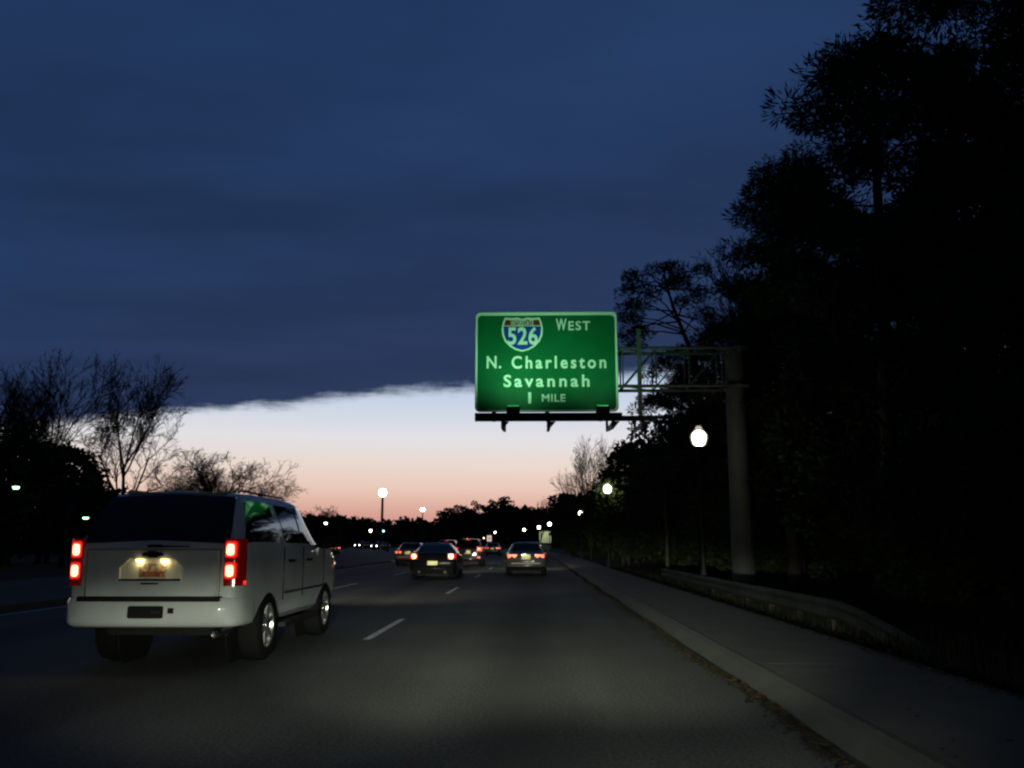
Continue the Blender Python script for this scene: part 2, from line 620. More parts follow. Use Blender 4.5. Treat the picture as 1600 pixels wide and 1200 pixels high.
# ------------------------------------------------------------------ vegetation generators
def grow(mbs, p, d, length, r, level, rnd, cfg):
    seg = 4 if level < 2 else 3
    pts, rad = [Vector(p)], [r]
    d = Vector(d).normalized()
    wob = cfg['wobble']
    for i in range(seg):
        d = (d + Vector((rnd.uniform(-wob, wob), rnd.uniform(-wob, wob), rnd.uniform(-wob, wob) + cfg['up'][min(level, len(cfg['up']) - 1)]))).normalized()
        pts.append(pts[-1] + d * (length / seg))
        rad.append(r * (1 - (i + 1) / seg * (0.45 if level < cfg['levels'] else 0.7)))
    n = 8 if level == 0 else (5 if level < 2 else 3)
    mbs[0 if level < 2 else 1].tube(pts, rad, n, cap=False)
    if level >= cfg['levels']:
        return
    kids = cfg['kids'][level]
    for c in range(kids):
        t = rnd.uniform(cfg['start'][level], 1.0) if c < kids - 2 else 1.0
        f = t * seg
        i = min(seg - 1, int(f))
        q = pts[i].lerp(pts[i + 1], f - i)
        dd = (pts[i + 1] - pts[i]).normalized()
        a = dd.orthogonal().normalized()
        a.rotate(Matrix.Rotation(rnd.uniform(0, 2 * math.pi), 3, dd))
        ang = rnd.uniform(*cfg['angle'])
        nd = dd * math.cos(ang) + a * math.sin(ang)
        grow(mbs, q, nd, length * cfg['ratio'][level] * rnd.uniform(0.75, 1.2), max(cfg['rmin'], rad[i] * rnd.uniform(0.5, 0.66)), level + 1, rnd, cfg)


def bare_tree_meshes(name, seed, H, cfg_over=None):
    cfg = dict(levels=5, kids=[8, 6, 5, 5, 4], start=[0.35, 0.3, 0.25, 0.2, 0.15], ratio=[0.62, 0.6, 0.58, 0.55, 0.5], angle=(0.35, 0.95),
               up=[0.02, 0.10, 0.07, 0.04, 0.0, 0.0], wobble=0.13, rmin=0.019, trunk=0.48)
    cfg.update(cfg_over or {})
    rnd = random.Random(seed)
    mbs = (MB(), MB())
    grow(mbs, (0, 0, -0.2), (rnd.uniform(-.04, .04), rnd.uniform(-.04, .04), 1), H * cfg['trunk'], H * 0.017, 0, rnd, cfg)
    k = H / max(v[2] for v in mbs[1].v)
    for mb in mbs:
        mb.v = [(x * k, y * k, z * k) for x, y, z in mb.v]
    return mbs[0].mesh(name + '_trunk', M['bark'], 60, fix=False), mbs[1].mesh(name + '_crown', M['twig'], fix=False)


def clump(mb, c, R, n, size, rnd, flat=0.75, aspect=0.38):
    """a puff of leaf faces spread through an ellipsoid"""
    vs, fs = [], []
    for _ in range(n):
        while True:
            q = Vector((rnd.uniform(-1, 1), rnd.uniform(-1, 1), rnd.uniform(-1, 1)))
            if q.length_squared <= 1:
                break
        q = Vector((q.x, q.y, q.z * flat)) * R
        d = (q + Vector((rnd.uniform(-.6, .6), rnd.uniform(-.6, .6), rnd.uniform(-.4, .6))) * R).normalized()
        s = d.cross(Vector((rnd.uniform(-1, 1), rnd.uniform(-1, 1), rnd.uniform(-1, 1))))
        if s.length < 1e-4:
            continue
        s = s.normalized() * size * aspect * rnd.uniform(0.6, 1.2)
        l = d * size * rnd.uniform(0.7, 1.3)
        p = Vector(c) + q
        b = len(vs)
        vs += [p - s * 0.4, p + l * 0.5 - s, p + l, p + l * 0.5 + s]
        fs.append((b, b + 1, b + 2, b + 3))
    mb.add(vs, fs)


def pine_meshes(name, seed, H, R, base=0.35, limbs=34, lean=0.0, dens=1.0, needle=(140, .27, .11)):
    rnd = random.Random(seed)
    tr, cr = MB(), MB()
    pts, rad = [], []
    ox, oy = 0.0, 0.0
    for i in range(9):
        t = i / 8
        pts.append(Vector((ox + lean * H * t * t, oy, -0.2 + H * 0.97 * t)))
        rad.append(0.016 * H * (1 - 0.85 * t) + 0.02)
        ox += rnd.uniform(-.12, .12)
        oy += rnd.uniform(-.12, .12)
    tr.tube(pts, rad, 9)

    def at(t):
        f = t * 8
        i = min(7, int(f))
        return pts[i].lerp(pts[i + 1], f - i)
    for k in range(limbs):
        t = base + (1 - base) * ((k + rnd.random()) / limbs)
        q = at(t)
        u = (t - base) / (1 - base)
        ln = R * (0.55 + 0.55 * math.sin(math.pi * min(1, u * 0.75 + 0.2))) * rnd.uniform(0.5, 1.1) * (1.0 - 0.55 * u ** 3)
        a = k * 2.399 + rnd.uniform(-.5, .5)
        d = Vector((math.cos(a), math.sin(a), rnd.uniform(-0.1, 0.35) + 0.4 * u)).normalized()
        lp = [q]
        for s in range(3):
            d = (d + Vector((rnd.uniform(-.2, .2), rnd.uniform(-.2, .2), rnd.uniform(-.12, .16)))).normalized()
            lp.append(lp[-1] + d * ln / 3)
        r0 = 0.02 + 0.010 * ln
        tr.tube(lp, [r0, r0 * .75, r0 * .5, r0 * .25], 4, cap=False)
        nsub = max(3, int(3 + ln * 1.6))
        for s in range(nsub):
            tt = rnd.uniform(0.35, 1.0)
            f = tt * 3
            i = min(2, int(f))
            p0 = lp[i].lerp(lp[i + 1], f - i)
            sd = Vector((d.x + rnd.uniform(-1, 1), d.y + rnd.uniform(-1, 1), rnd.uniform(-.1, .7))).normalized()
            p1 = p0 + sd * rnd.uniform(.3, .9) * (0.5 + 0.15 * ln)
            tr.tube([p0, p1], [r0 * .35, r0 * .15], 3, cap=False)
            clump(cr, p1, rnd.uniform(.36, .66), int(needle[0] * dens), needle[1], rnd, 0.75, needle[2])
    return tr.mesh(name + '_trunk', M['bark'], 60, fix=False), cr.mesh(name + '_crown', M['needle'], fix=False)


def leafy_meshes(name, seed, H, R, base=0.12, clumps=120, size=0.30, per=70, mat='leaf'):
    rnd = random.Random(seed)
    tr, cr = MB(), MB()
    top = Vector((rnd.uniform(-.3, .3), rnd.uniform(-.3, .3), H * 0.85))
    tr.tube([(0, 0, -0.2), (0.05, 0.02, H * .3), top * .7, top], [0.02 * H, 0.016 * H, 0.01 * H, 0.02], 8)
    zc = H * (base + 1) / 2
    hz = H * (1 - base) / 2
    for k in range(clumps):
        while True:
            q = Vector((rnd.uniform(-1, 1), rnd.uniform(-1, 1), rnd.uniform(-1, 1)))
            if 0.10 < q.length <= 1:
                break
        q *= q.length ** -0.35
        sx = R * (1.0 + 0.25 * math.sin(3 * math.atan2(q.y, q.x) + seed))
        p = Vector((q.x * sx, q.y * sx, zc + q.z * hz * (0.9 + 0.2 * math.sin(5 * q.x + seed))))
        if p.z < 0.25:
            p.z = 0.25
        s = Vector((0, 0, max(H * .15, p.z * 0.55)))
        if k % 2 == 0:
            tr.tube([s, s.lerp(p, .5) + Vector((0, 0, .2)), p], [0.006 * H, 0.004 * H, 0.008], 4, cap=False)
        clump(cr, p, rnd.uniform(.5, 1.0) * (0.30 + R * .12), per, size, rnd, 0.8, 0.42)
    return tr.mesh(name + '_trunk', M['bark'], 60, fix=False), cr.mesh(name + '_crown', M[mat], fix=False)


def plant(name, label, cat, meshes, loc, rz=0.0, scale=(1, 1, 1), group=None):
    o = empty(name, loc, rz)
    o.scale = scale
    link('trunk', meshes[0], o)
    link('crown', meshes[1], o)
    return tag(o, label, cat, group)


def on_ground(p):
    return (p.x, p.y, gz(p.y) - 0.03)


PINE = [pine_meshes('pine_a', 11, 17, 3.3, 0.22, 44, dens=1.2), pine_meshes('pine_b', 23, 16, 3.6, 0.18, 46, dens=1.2),
        pine_meshes('pine_c', 37, 18, 3.2, 0.25, 44, dens=1.2)]
NEAR_PINE = pine_meshes('pine_n', 11, 17, 3.3, 0.22, 44, dens=1.2, needle=(340, .17, .11))
LEAFY = [leafy_meshes('leafy_a', 5, 9, 3.2, 0.03, 150), leafy_meshes('leafy_b', 8, 7, 3.0, 0.02, 130), leafy_meshes('leafy_c', 14, 10, 3.4, 0.05, 160)]
OAK = leafy_meshes('oak', 31, 9, 3.6, 0.45, 70, 0.34, 60)

# ---- the stand of trees on the right
G_R = 'dark trees of the stand right of the road'
right = [
    # x, y, proto, height factor, radius factor, rotation, label
    (9.8, 15.5, 0, 1.18, 1.0, 2.4, 'tall black pine at the upper right corner, its top cut off by the picture edge'),
    (10.0, 25.0, 1, 1.04, 1.12, 1.7, 'tall dark pine with rounded shoulder outline below the corner pine'),
    (10.3, 33.5, 2, 0.92, 1.10, 2.9, 'dark pine directly behind the upper part of the sign gantry post'),
    (10.6, 47.0, 1, 0.84, 1.05, 5.1, 'dark pine rising behind the leaning pine and the sign gantry'),
    (9.6, 56.0, 2, 0.72, 1.0, 0.7, 'dark pine low behind the gantry truss'),
    (8.7, 30.8, 0, 0.62, .8, 3.3, 'short dark pine wrapped round the gantry post'),
    (12.2, 40.0, 0, 0.86, 1.00, 4.4, 'dark pine between the gantry post and the small leaning pine'),
]
for x, y, k, hs, rs, rz, lab in right:
    plant('pine_tree', lab, 'tree', NEAR_PINE if y < 20 else PINE[k], (x, y, gz(y) - .03), rz, (rs, rs, hs), G_R)
lab = 'black pine lost in the dark depth of the right-hand stand'
for i, (x, y, k, hs) in enumerate([(12.6, 16.8, 1, 1.25), (14.5, 19.5, 2, 1.2), (15.5, 13.5, 2, 1.0), (14.2, 28, 2, .98), (17.5, 22, 0, 1.0), (14.8, 36, 1, .95), (16.6, 45, 2, .9),
                                   (18.5, 31, 1, 1.0), (12.6, 51, 0, .75), (20.5, 40, 0, .95), (15.0, 60, 1, .8), (21.0, 17, 0, 1.05), (24.0, 27, 2, 1.0),
                                   (12.4, 10.5, 1, .95), (18.0, 52, 2, .9)]):
    plant('pine_tree', lab, 'tree', PINE[k], (x, y, gz(y) - .03), i * 1.37, (1.05, 1.05, hs), G_R)
def leaning_pine_meshes():
    rnd = random.Random(77)
    tr, cr = MB(), MB()
    base = Vector((9.3, 42.0, 0))
    spine = [Vector((9.3, 42, -.2)), Vector((8.9, 42, 4.0)), Vector((8.2, 41.9, 8.5)), W(1078, 545, 42), W(1052, 480, 42), W(1036, 428, 42)]
    tr.tube([q - base for q in spine], [.22, .19, .15, .11, .08, .03], 8)
    tips = [(992, 432), (1012, 424), (1034, 418), (1064, 428), (1088, 422), (984, 452), (1006, 448), (1048, 446), (1078, 444), (980, 478), (998, 470), (1022, 462),
            (982, 500), (978, 524), (994, 496), (1000, 520), (984, 540), (1070, 470), (1095, 460), (1100, 490), (1060, 440), (1030, 570), (1022, 584), (1042, 560), (1060, 552), (1085, 560),
            (1012, 628), (1030, 622), (1048, 612), (1004, 640), (1066, 606), (1080, 620), (1055, 630), (1100, 600), (1120, 570), (1120, 520), (1110, 540)]
    for (px, py) in tips:
        q = W(px, py, 42 + rnd.uniform(-1.6, 1.6))
        k = 3 if py > 545 else (4 if py > 460 else 5)
        root_p = spine[k].lerp(spine[k - 1], rnd.uniform(.1, .7))
        mid = root_p.lerp(q, .55) + Vector((0, rnd.uniform(-.2, .2), rnd.uniform(-.05, .35)))
        tr.tube([root_p - base, mid - base, q - base], [.05, .035, .015], 4, cap=False)
        for m in range(3):
            c = q + Vector((rnd.uniform(-.4, .4), rnd.uniform(-.5, .5), rnd.uniform(-.18, .18)))
            clump(cr, c - base, rnd.uniform(.28, .46), 110, .22, rnd, .62, .13)
    return tr.mesh('leaning_trunk', M['bark'], 60, fix=False), cr.mesh('leaning_crown', M['needle'], fix=False)


LEAN = leaning_pine_meshes()
plant('pine_tree', 'small leaning pine whose open branches reach left behind the green sign', 'tree', LEAN, (9.3, 42.0, 0.0), 0.0, (1, 1, 1), G_R)
BARE = [bare_tree_meshes('bare_a', 4, 15, dict(kids=[8, 6, 6, 5, 5])), bare_tree_meshes('bare_b', 9, 14, dict(angle=(0.25, 0.75), up=[0.02, .14, .12, .08, .05, 0.0])),
        bare_tree_meshes('bare_c', 21, 11, dict(trunk=.36, angle=(.4, 1.0), rmin=.012, kids=[9, 7, 6, 5, 4], up=[0.02, .12, .08, .06, .03, 0.0], wobble=.10, ratio=[.66, .58, .56, .52, .5]))]
plant('bare_tree', 'thin leafless tree on the left fringe of the dark pine stand', 'tree', BARE[1], (10.6, 36.0, -.03), 0.8, (.62, .62, 1.02), G_R)
under = [(8.6, 20.0, 1, .55, 'low dark thicket bush in front of the corner pine'), (7.9, 33.5, 1, .62, 'dark rounded bush just behind the foot of the gantry post'),
         (6.9, 40.5, 1, .80, 'dark evergreen bush below the leaning pine'), (8.6, 47.0, 2, .85, 'dark evergreen tree behind the brightest street lamp'),
         (8.3, 57.0, 2, .98, 'bushy evergreen rising right of the greenish street lamp'), (5.0, 51.3, 0, .62, 'evergreen bush lit green by the second street lamp'),
         (7.5, 74.0, 0, .92, 'dark evergreen tree at the foot of the slender bare tree'), (6.4, 90.0, 1, .92, 'dark evergreen beside the third street lamp'),
         (5.0, 108.0, 1, .80, 'dark evergreen bush above the pale lit building'), (4.9, 134.0, 2, .72, 'farthest dark evergreen of the right-hand row, by the pale lit building')]
for i, (x, y, k, s, l) in enumerate(under):
    plant('evergreen_tree', l, 'tree', LEAFY[k], (x, y, gz(y) - .03), i * 0.9, (s, s, s), G_R)
lab = 'black undergrowth bush in the dark depth below the pines'
for i, (x, y, k, s) in enumerate([(10.5, 14, 1, .6), (10.0, 27, 0, .6), (11.5, 21, 2, .55), (12.5, 32, 0, .75), (10.8, 38, 2, .7), (12.0, 46, 0, .8), (10.5, 54, 2, .85),
                                  (15, 24, 0, .8), (18, 16, 1, .9), (16, 38, 2, .8), (11.5, 66, 0, 1.0), (10.2, 80, 2, .9), (14, 10, 1, .7), (20, 28, 2, .9), (9, 100, 0, .85)]):
    plant('evergreen_bush', lab, 'bush', LEAFY[k], (x, y, gz(y) - .03), i * 1.9, (s * 1.1, s * 1.1, s), G_R)
plant('bare_tree', 'slender bare tree standing against the pale sky right of the far road', 'tree', BARE[1], (5.3, 84.0, gz(84) - .03), 2.2, (.62, .62, .82))
plant('bare_tree', 'bare bushy tree filling the gap between the slender bare tree and the gantry', 'tree', BARE[2], (7.4, 66.0, -.03), 1.1, (.6, .6, .80))
plant('bare_tree', 'small spreading bare tree in the pink sky at the road bend', 'tree', BARE[1], (1.0, 165.0, gz(165) - .03), 4.0, (.62, .62, .72))
for i, (x, y, h, l) in enumerate([(5.3, 36.5, 4.6, 'pale slender trunk standing at the end of the guard rail'), (5.7, 55.0, 4.2, 'thin pale trunk farther along the verge beyond the guard rail')]):
    mb = MB()
    mb.tube([(0, 0, -.1), (.03, 0, h * .4), (-.02, .05, h * .75), (.05, 0, h)], [.075, .065, .05, .02], 8)
    t_o = empty('young_tree', (x, y, -.03))
    mb.build('trunk', M['pale_bark'], t_o, 60)
    cb = MB()
    r_ = random.Random(50 + i)
    for k in range(26):
        clump(cb, (r_.uniform(-.9, .9), r_.uniform(-.9, .9), h * r_.uniform(.6, 1.1)), .4, 40, .22, r_)
    cb.build('crown', M['leaf'], t_o, fix=False)
    tag(t_o, l, 'tree')

# ---- left side, beyond the opposite carriageway
left = [
    ('bare_tree', 'tall bare tree with fanned branches rising above the white vehicle', BARE[0], 190, 76, 1.20, .86, 0.4),
    ('bare_tree', 'bare tree over the dark thicket at the left picture edge', BARE[1], 62, 66, 1.12, 1.05, 3.0),
    ('bare_tree', 'bare tree cut by the left picture edge', BARE[0], -5, 62, .96, .9, 2.0),
    ('bare_tree', 'broad rounded bare tree just right of the white vehicle roof', BARE[2], 345, 92, 1.04, 1.22, 1.2),
    ('bare_tree', 'rounded bare tree half hidden behind the white vehicle roof', BARE[2], 295, 96, .90, 1.1, 2.6),
    ('bare_tree', 'small round bare tree low in the pink sky above the white vehicle bonnet', BARE[2], 494, 118, .58, .62, 4.2),
    ('bare_tree', 'low bare tree between the broad bare tree and the small round one', BARE[2], 400, 108, .86, .95, 5.1),
]
for nm, l, me, px, Y, hs, rs, rz in left:
    p = W(px, 850, Y)
    plant(nm, l, 'tree', me, (p.x, Y, gz(Y) - .03), rz, (rs, rs, hs))
for i, (px, Y, k, s, l) in enumerate([(5, 60, 2, 1.00, 'tall dark evergreen at the left picture edge behind the green lamp'), (75, 64, 0, 1.05, 'dark evergreen below the left bare tree'),
                                      (130, 70, 1, 1.05, 'low dark evergreen behind the left tail light of the white vehicle'),
                                      (215, 80, 1, .50, 'dark bush hidden mostly behind the white vehicle'), (-60, 55, 2, 1.0, 'dark evergreen cut off by the left picture edge'),
                                      (445, 112, 1, .72, 'dark evergreen bush beyond the white vehicle windscreen'), (520, 120, 1, .55, 'dark bush below the small round bare tree')]):
    p = W(px, 850, Y)
    plant('evergreen_tree', l, 'tree', LEAFY[k], (p.x, Y, gz(Y) - .03), i * 2.1, (s, s, s))

# ---- the far wood that closes the view, one dark mass
rnd = random.Random(91)
mb = MB()
px = -300.0
while px < 980:
    Y = rnd.uniform(238, 290)
    if px < 480:
        Y = rnd.uniform(120, 170)
    top = 815 + 8 * math.sin(px * 0.021) + rnd.uniform(-6, 6) + (6 if px < 620 else -6 if px > 690 else 0)
    if px > 870:
        top = 780
    p = W(px, top, Y)
    g = gz(Y)
    hgt = p.z - g
    zz = 0.6
    while zz < hgt:
        clump(mb, (p.x + rnd.uniform(-1.5, 1.5), Y + rnd.uniform(-3, 3), g + zz), 1.6, 46, 1.0, rnd, 0.9, .6)
        zz += .9
    clump(mb, (p.x, Y, g + hgt), 0.9, 20, .6, rnd)
    px += 4.2
for k in range(700):   # the wood behind the pines on the right
    Y = rnd.uniform(20, 120)
    x = 25 + rnd.uniform(-2, 8) + max(0, 60 - Y) * .05
    if Y > 70:
        x = rnd.uniform(14, 26)
    clump(mb, (x, Y, gz(Y) + rnd.uniform(.3, 9.5)), 1.7, 26, .9, rnd, .9, .5)
tag(mb.build('far_wood', M['leaf'], fix=False), 'black far-off wood closing the horizon behind the traffic', 'wood', kind='stuff')
for i, (px, Y, hs, rs, l) in enumerate([(772, 234, 1.38, 1.6, 'dark spreading crown standing out above the far wood at the road bend'),
                                       (716, 236, 1.16, 1.6, 'dark round crown left of the highest crown of the far wood'),
                                       (800, 240, 1.2, 1.3, 'dark crown right of the highest crown of the far wood')]):
    p = W(px, 850, Y)
    plant('oak_tree', l, 'tree', OAK, (p.x, Y, gz(Y) - .03), i * 1.3, (rs, rs, hs))

# ---- rough grass along the verge
rnd = random.Random(17)
mb = MB()
vs, fs = [], []
for k in range(26000):
    Y = 4.0 + 46.0 * rnd.random() ** 1.5
    x = 3.93 + rnd.random() ** 1.4 * (2.6 + Y * .09)
    h = rnd.uniform(.05, .16) if x < 4.5 else rnd.uniform(.08, .34)
    a = rnd.uniform(0, math.pi)
    wd = .008 + .0006 * Y
    dx, dy = math.cos(a) * wd, math.sin(a) * wd
    lx, ly = rnd.uniform(-.07, .07), rnd.uniform(-.07, .07)
    b = len(vs)
    vs += [(x - dx, Y - dy, -.05), (x + dx, Y + dy, -.05), (x + lx, Y + ly, h)]
    fs.append((b, b + 1, b + 2))
mb.add(vs, fs)
tag(mb.build('verge_grass', M['blade'], fix=False), 'rough dark grass along the verge beside the sidewalk', 'grass', kind='stuff')


# ---- leaf litter blown into the gutter and along the pavement edge
rnd = random.Random(29)
vs, fs = [], []
for k in range(9000):
    Y = 4.0 + 60.0 * rnd.random() ** 1.6
    r_ = rnd.random()
    if r_ < .74:
        x = 2.02 - abs(rnd.gauss(0, .09)) + .05 * math.sin(Y * .9)
        z = .007
    elif r_ < .975:
        x, z = 3.98 - abs(rnd.gauss(0, .07)), .127
    else:
        x, z = rnd.uniform(2.4, 3.95), .127
    a, sz = rnd.uniform(0, 6.28), rnd.uniform(.012, .035)
    ca, sa = math.cos(a) * sz, math.sin(a) * sz
    b = len(vs)
    vs += [(x - ca, Y - sa, z), (x + sa * .6, Y - ca * .6, z + rnd.uniform(0, .012)), (x + ca, Y + sa, z + rnd.uniform(0, .006)), (x - sa * .6, Y + ca * .6, z + rnd.uniform(0, .012))]
    fs.append((b, b + 1, b + 2, b + 3))
tag(MB().add(vs, fs).build('leaf_litter', M['litter'], fix=False), 'dry dark leaf litter along the gutter and sidewalk edge', 'leaves', kind='stuff')


# ------------------------------------------------------------------ guard rail on the verge
def guard_rail():
    root = empty('guard_rail', (4.62, 11.4, 0))
    prof = [(0, .50), (-.045, .47), (-.06, .43), (-.03, .385), (-.005, .35), (-.03, .315), (-.06, .27), (-.045, .23), (0, .20)]
    ya, yb = 0.0, 21.3
    loops = []
    for k in range(25):
        y = ya + (yb - ya) * k / 24
        bow = 0.05 * math.sin(y * .5) * .3
        dn = -.42 * max(0.0, 1 - y / 2.6) ** 1.5
        bow += .25 * max(0.0, 1 - y / 2.6) ** 2
        loops.append([(a + bow, y, z + dn) for a, z in prof] + [(a + bow + .012, y, z + dn) for a, z in reversed(prof)])
    MB().loft(loops).build('rail', M['weathered'], root, 40)
    end = MB().loft([[(a, yb + d, z) for a, z in prof] + [(a + .012, yb + d, z) for a, z in reversed(prof)] for d, in ((.01,), (.35,))])
    end.build('end_terminal', M['weathered'], root, 40)
    me = MB().box(-.05, .05, -.075, .075, -.3, .49).mesh('rail_post', M['bark'])
    y = 3.3
    while y < 21.2:
        link('post', me, root, (.10, y, 0))
        y += 1.9
    tag(root, 'low weathered guard rail running along the grass verge to the gantry post', 'guard rail')


guard_rail()


# ------------------------------------------------------------------ overhead sign on its cantilever gantry
def text_mesh(name, body, x0, x1, z0, z1, mat, parent, y, bold=0.012, space=1.15):
    cu = bpy.data.curves.new(name, 'FONT')
    cu.body = body
    cu.size = 1.0
    cu.space_character = space
    cu.offset = bold
    cu.extrude = 0.01
    cu.resolution_u = 4
    tmp = bpy.data.objects.new(name, cu)
    COL.objects.link(tmp)
    dg = bpy.context.evaluated_depsgraph_get()
    me = bpy.data.meshes.new_from_object(tmp.evaluated_get(dg))
    bpy.data.objects.remove(tmp)
    xs = [v.co.x for v in me.vertices]
    ys = [v.co.y for v in me.vertices]
    ax, bx, az, bz = min(xs), max(xs), min(ys), max(ys)
    for v in me.vertices:
        X, Z, D = v.co.x, v.co.y, v.co.z
        v.co = (x0 + (X - ax) / (bx - ax) * (x1 - x0), y - 0.004 + D * .3, z0 + (Z - az) / (bz - az) * (z1 - z0))
    bm = bmesh.new()
    bm.from_mesh(me)
    bpy.data.meshes.remove(me)
    bm.verts.index_update()
    seen, isl = set(), []
    for v in bm.verts:
        if v in seen:
            continue
        stack, grp = [v], []
        seen.add(v)
        while stack:
            q = stack.pop()
            grp.append(q)
            for e in q.link_edges:
                w_ = e.other_vert(q)
                if w_ not in seen:
                    seen.add(w_)
                    stack.append(w_)
        isl.append(grp)
    for grp in isl:
        ix = {v: k for k, v in enumerate(grp)}
        fset = {f for v in grp for f in v.link_faces}
        MB().add([tuple(v.co) for v in grp], [tuple(ix[v] for v in f.verts) for f in fset]).build('letter', mat, parent)
    bm.free()


def rounded(x0, x1, z0, z1, r, n=6):
    pts = []
    for (cx, cz, a0) in ((x1 - r, z1 - r, 0), (x0 + r, z1 - r, 90), (x0 + r, z0 + r, 180), (x1 - r, z0 + r, 270)):
        for k in range(n + 1):
            a = math.radians(a0 + 90 * k / n)
            pts.append((cx + r * math.cos(a), cz + r * math.sin(a)))
    return pts


def overhead_sign():
    Y = 28.4
    a, b = W(743, 487, Y), W(967, 642, Y)
    x0, x1, z0, z1 = a.x, b.x, b.z, a.z
    pole = W(1163, 915, 29.2)
    root = empty('overhead_sign', (pole.x, 29.2, -0.02))
    tag(root, 'green overhead highway sign lit from below on a cantilever gantry', 'road sign')
    ox, oy = pole.x, 29.2
    x0, x1 = x0 - ox, x1 - ox
    sy = Y - oy                                              # sign face relative to the post
    u = (x1 - x0) / 1350.0
    sx = lambda q: x0 + (q - 20) * u
    sz = lambda q: z1 - (q - 30) * (z1 - z0) / 955.0
    panel = MB().prism_xz(rounded(x0, x1, z0, z1, .16), sy, sy + .05).build('sign_panel', M['sign_green'], root)
    # border: a ring proud of the panel
    out, inn = rounded(x0 + .012, x1 - .012, z0 + .012, z1 - .012, .15), rounded(x0 + .075, x1 - .075, z0 + .06, z1 - .12, .14)
    n = len(out)
    mbb = MB()
    vs = [(p[0], sy - .006, p[1]) for p in out] + [(p[0], sy - .006, p[1]) for p in inn] + [(p[0], sy + .001, p[1]) for p in out] + [(p[0], sy + .001, p[1]) for p in inn]
    fs = []
    for k in range(n):
        k2 = (k + 1) % n
        fs += [(k, k2, n + k2, n + k), (k, 2 * n + k, 2 * n + k2, k2), (n + k, n + k2, 3 * n + k2, 3 * n + k)]
    mbb.add(vs, fs).build('border', M['sign_white'], panel)
    yf = sy - .006
    Wt = M['sign_white']
    text_mesh('lettering', 'N.', sx(130), sx(268), sz(575), sz(455), Wt, panel, yf, .024)
    text_mesh('lettering', 'Charleston', sx(365), sx(1260), sz(578), sz(455), Wt, panel, yf, .024, 1.35)
    text_mesh('lettering', 'Savannah', sx(290), sx(1100), sz(753), sz(634), Wt, panel, yf, .024, 1.35)
    text_mesh('lettering', '1', sx(522), sx(550), sz(908), sz(802), Wt, panel, yf, .022)
    text_mesh('lettering', 'MILE', sx(650), sx(872), sz(892), sz(820), Wt, panel, yf, .020, 1.1)
    text_mesh('lettering', 'W', sx(788), sx(890), sz(214), sz(97), Wt, panel, yf, .022)
    text_mesh('lettering', 'EST', sx(906), sx(1115), sz(212), sz(122), Wt, panel, yf, .020, 1.2)
    # route shield
    half = [(0, .455), (.10, .50), (.26, .485), (.42, .50), (.47, .36), (.50, .16), (.485, -.02), (.42, -.20), (.30, -.35), (.16, -.45), (0, -.5)]

    def shield(s):
        pts = [(x * s, z * s) for x, z in half] + [(-x * s, z * s) for x, z in reversed(half[1:-1])]
        return pts
    cx, cz = (sx(270) + sx(665)) / 2, (sz(85) + sz(415)) / 2
    wx, wz = sx(665) - sx(270), sz(85) - sz(415)
    put = lambda pts: [(cx + p[0] * wx, cz + p[1] * wz) for p in pts]
    MB().prism_xz(put(shield(1.0)), sy - .012, sy + .001).build('shield', M['sign_white'], panel)
    s = shield(.90)
    zt = .24
    low = [(.455, zt)] + [p for p in s if p[1] < zt - .02 and p[0] > 0] + [(0, -.45)] + [p for p in s if p[1] < zt - .02 and p[0] < 0] + [(-.455, zt)]
    MB().prism_xz(put(low), sy - .018, sy - .011).build('shield_field', M['sign_blue'], panel)
    hi = [(-.445, zt + .025), (.445, zt + .025), (.40, .435), (.26, .42), (.10, .435), (0, .40), (-.10, .435), (-.26, .42), (-.40, .435)]
    MB().prism_xz(put(hi), sy - .018, sy - .011).build('shield_band', M['sign_red'], panel)
    text_mesh('lettering', 'INTERSTATE', sx(362), sx(575), sz(162), sz(112), Wt, panel, sy - .018, .012, 1.05)
    text_mesh('lettering', '526', sx(328), sx(615), sz(350), sz(176), Wt, panel, sy - .018, .024, 1.05)
    # back stiffeners and hangers
    ztop, zbot = W(1100, 545, 29.0).z, W(1100, 604, 29.0).z
    for hx in (sx(200), sx(700), sx(1200), W(1000, 600, Y).x - ox):
        zz0 = z0 - .30
        zz1 = z1 - .12 if hx < x1 else W(1000, 512, Y).z
        mb = MB()
        mb.box(hx - .045, hx + .045, sy + .06, sy + .16, zz0, zz1)
        mb.box(hx - .07, hx + .07, sy + .055, sy + .065, zz0, zz1)
        mb.build('hanger', M['galv'], root)
    # post
    mb = MB()
    mb.lathe([(.62, 0), (.62, .05), (.36, .06), (.355, 1.0), (.33, 4.5), (.31, ztop + .25), (.20, ztop + .30)], 24)
    mb.build('post', M['steel_post'], root, 40)
    bolt = MB().lathe([(.03, 0), (.03, .14)], 6).mesh('anchor_bolt', M['galv'])
    for k in range(8):
        t = 2 * math.pi * k / 8
        link('anchor_bolt', bolt, root, (.5 * math.cos(t), .5 * math.sin(t), .052))
    # box truss
    xl, xr = x0 + .5, 0.0
    ch = MB()
    yy = (-.45, .45)
    for yk in yy:
        for zk in (zbot, ztop):
            MB().tube([(xl, yk, zk), (xr + .34, yk, zk)], .055, 8).build('chord', M['galv'], root, 60)
    nb = 7
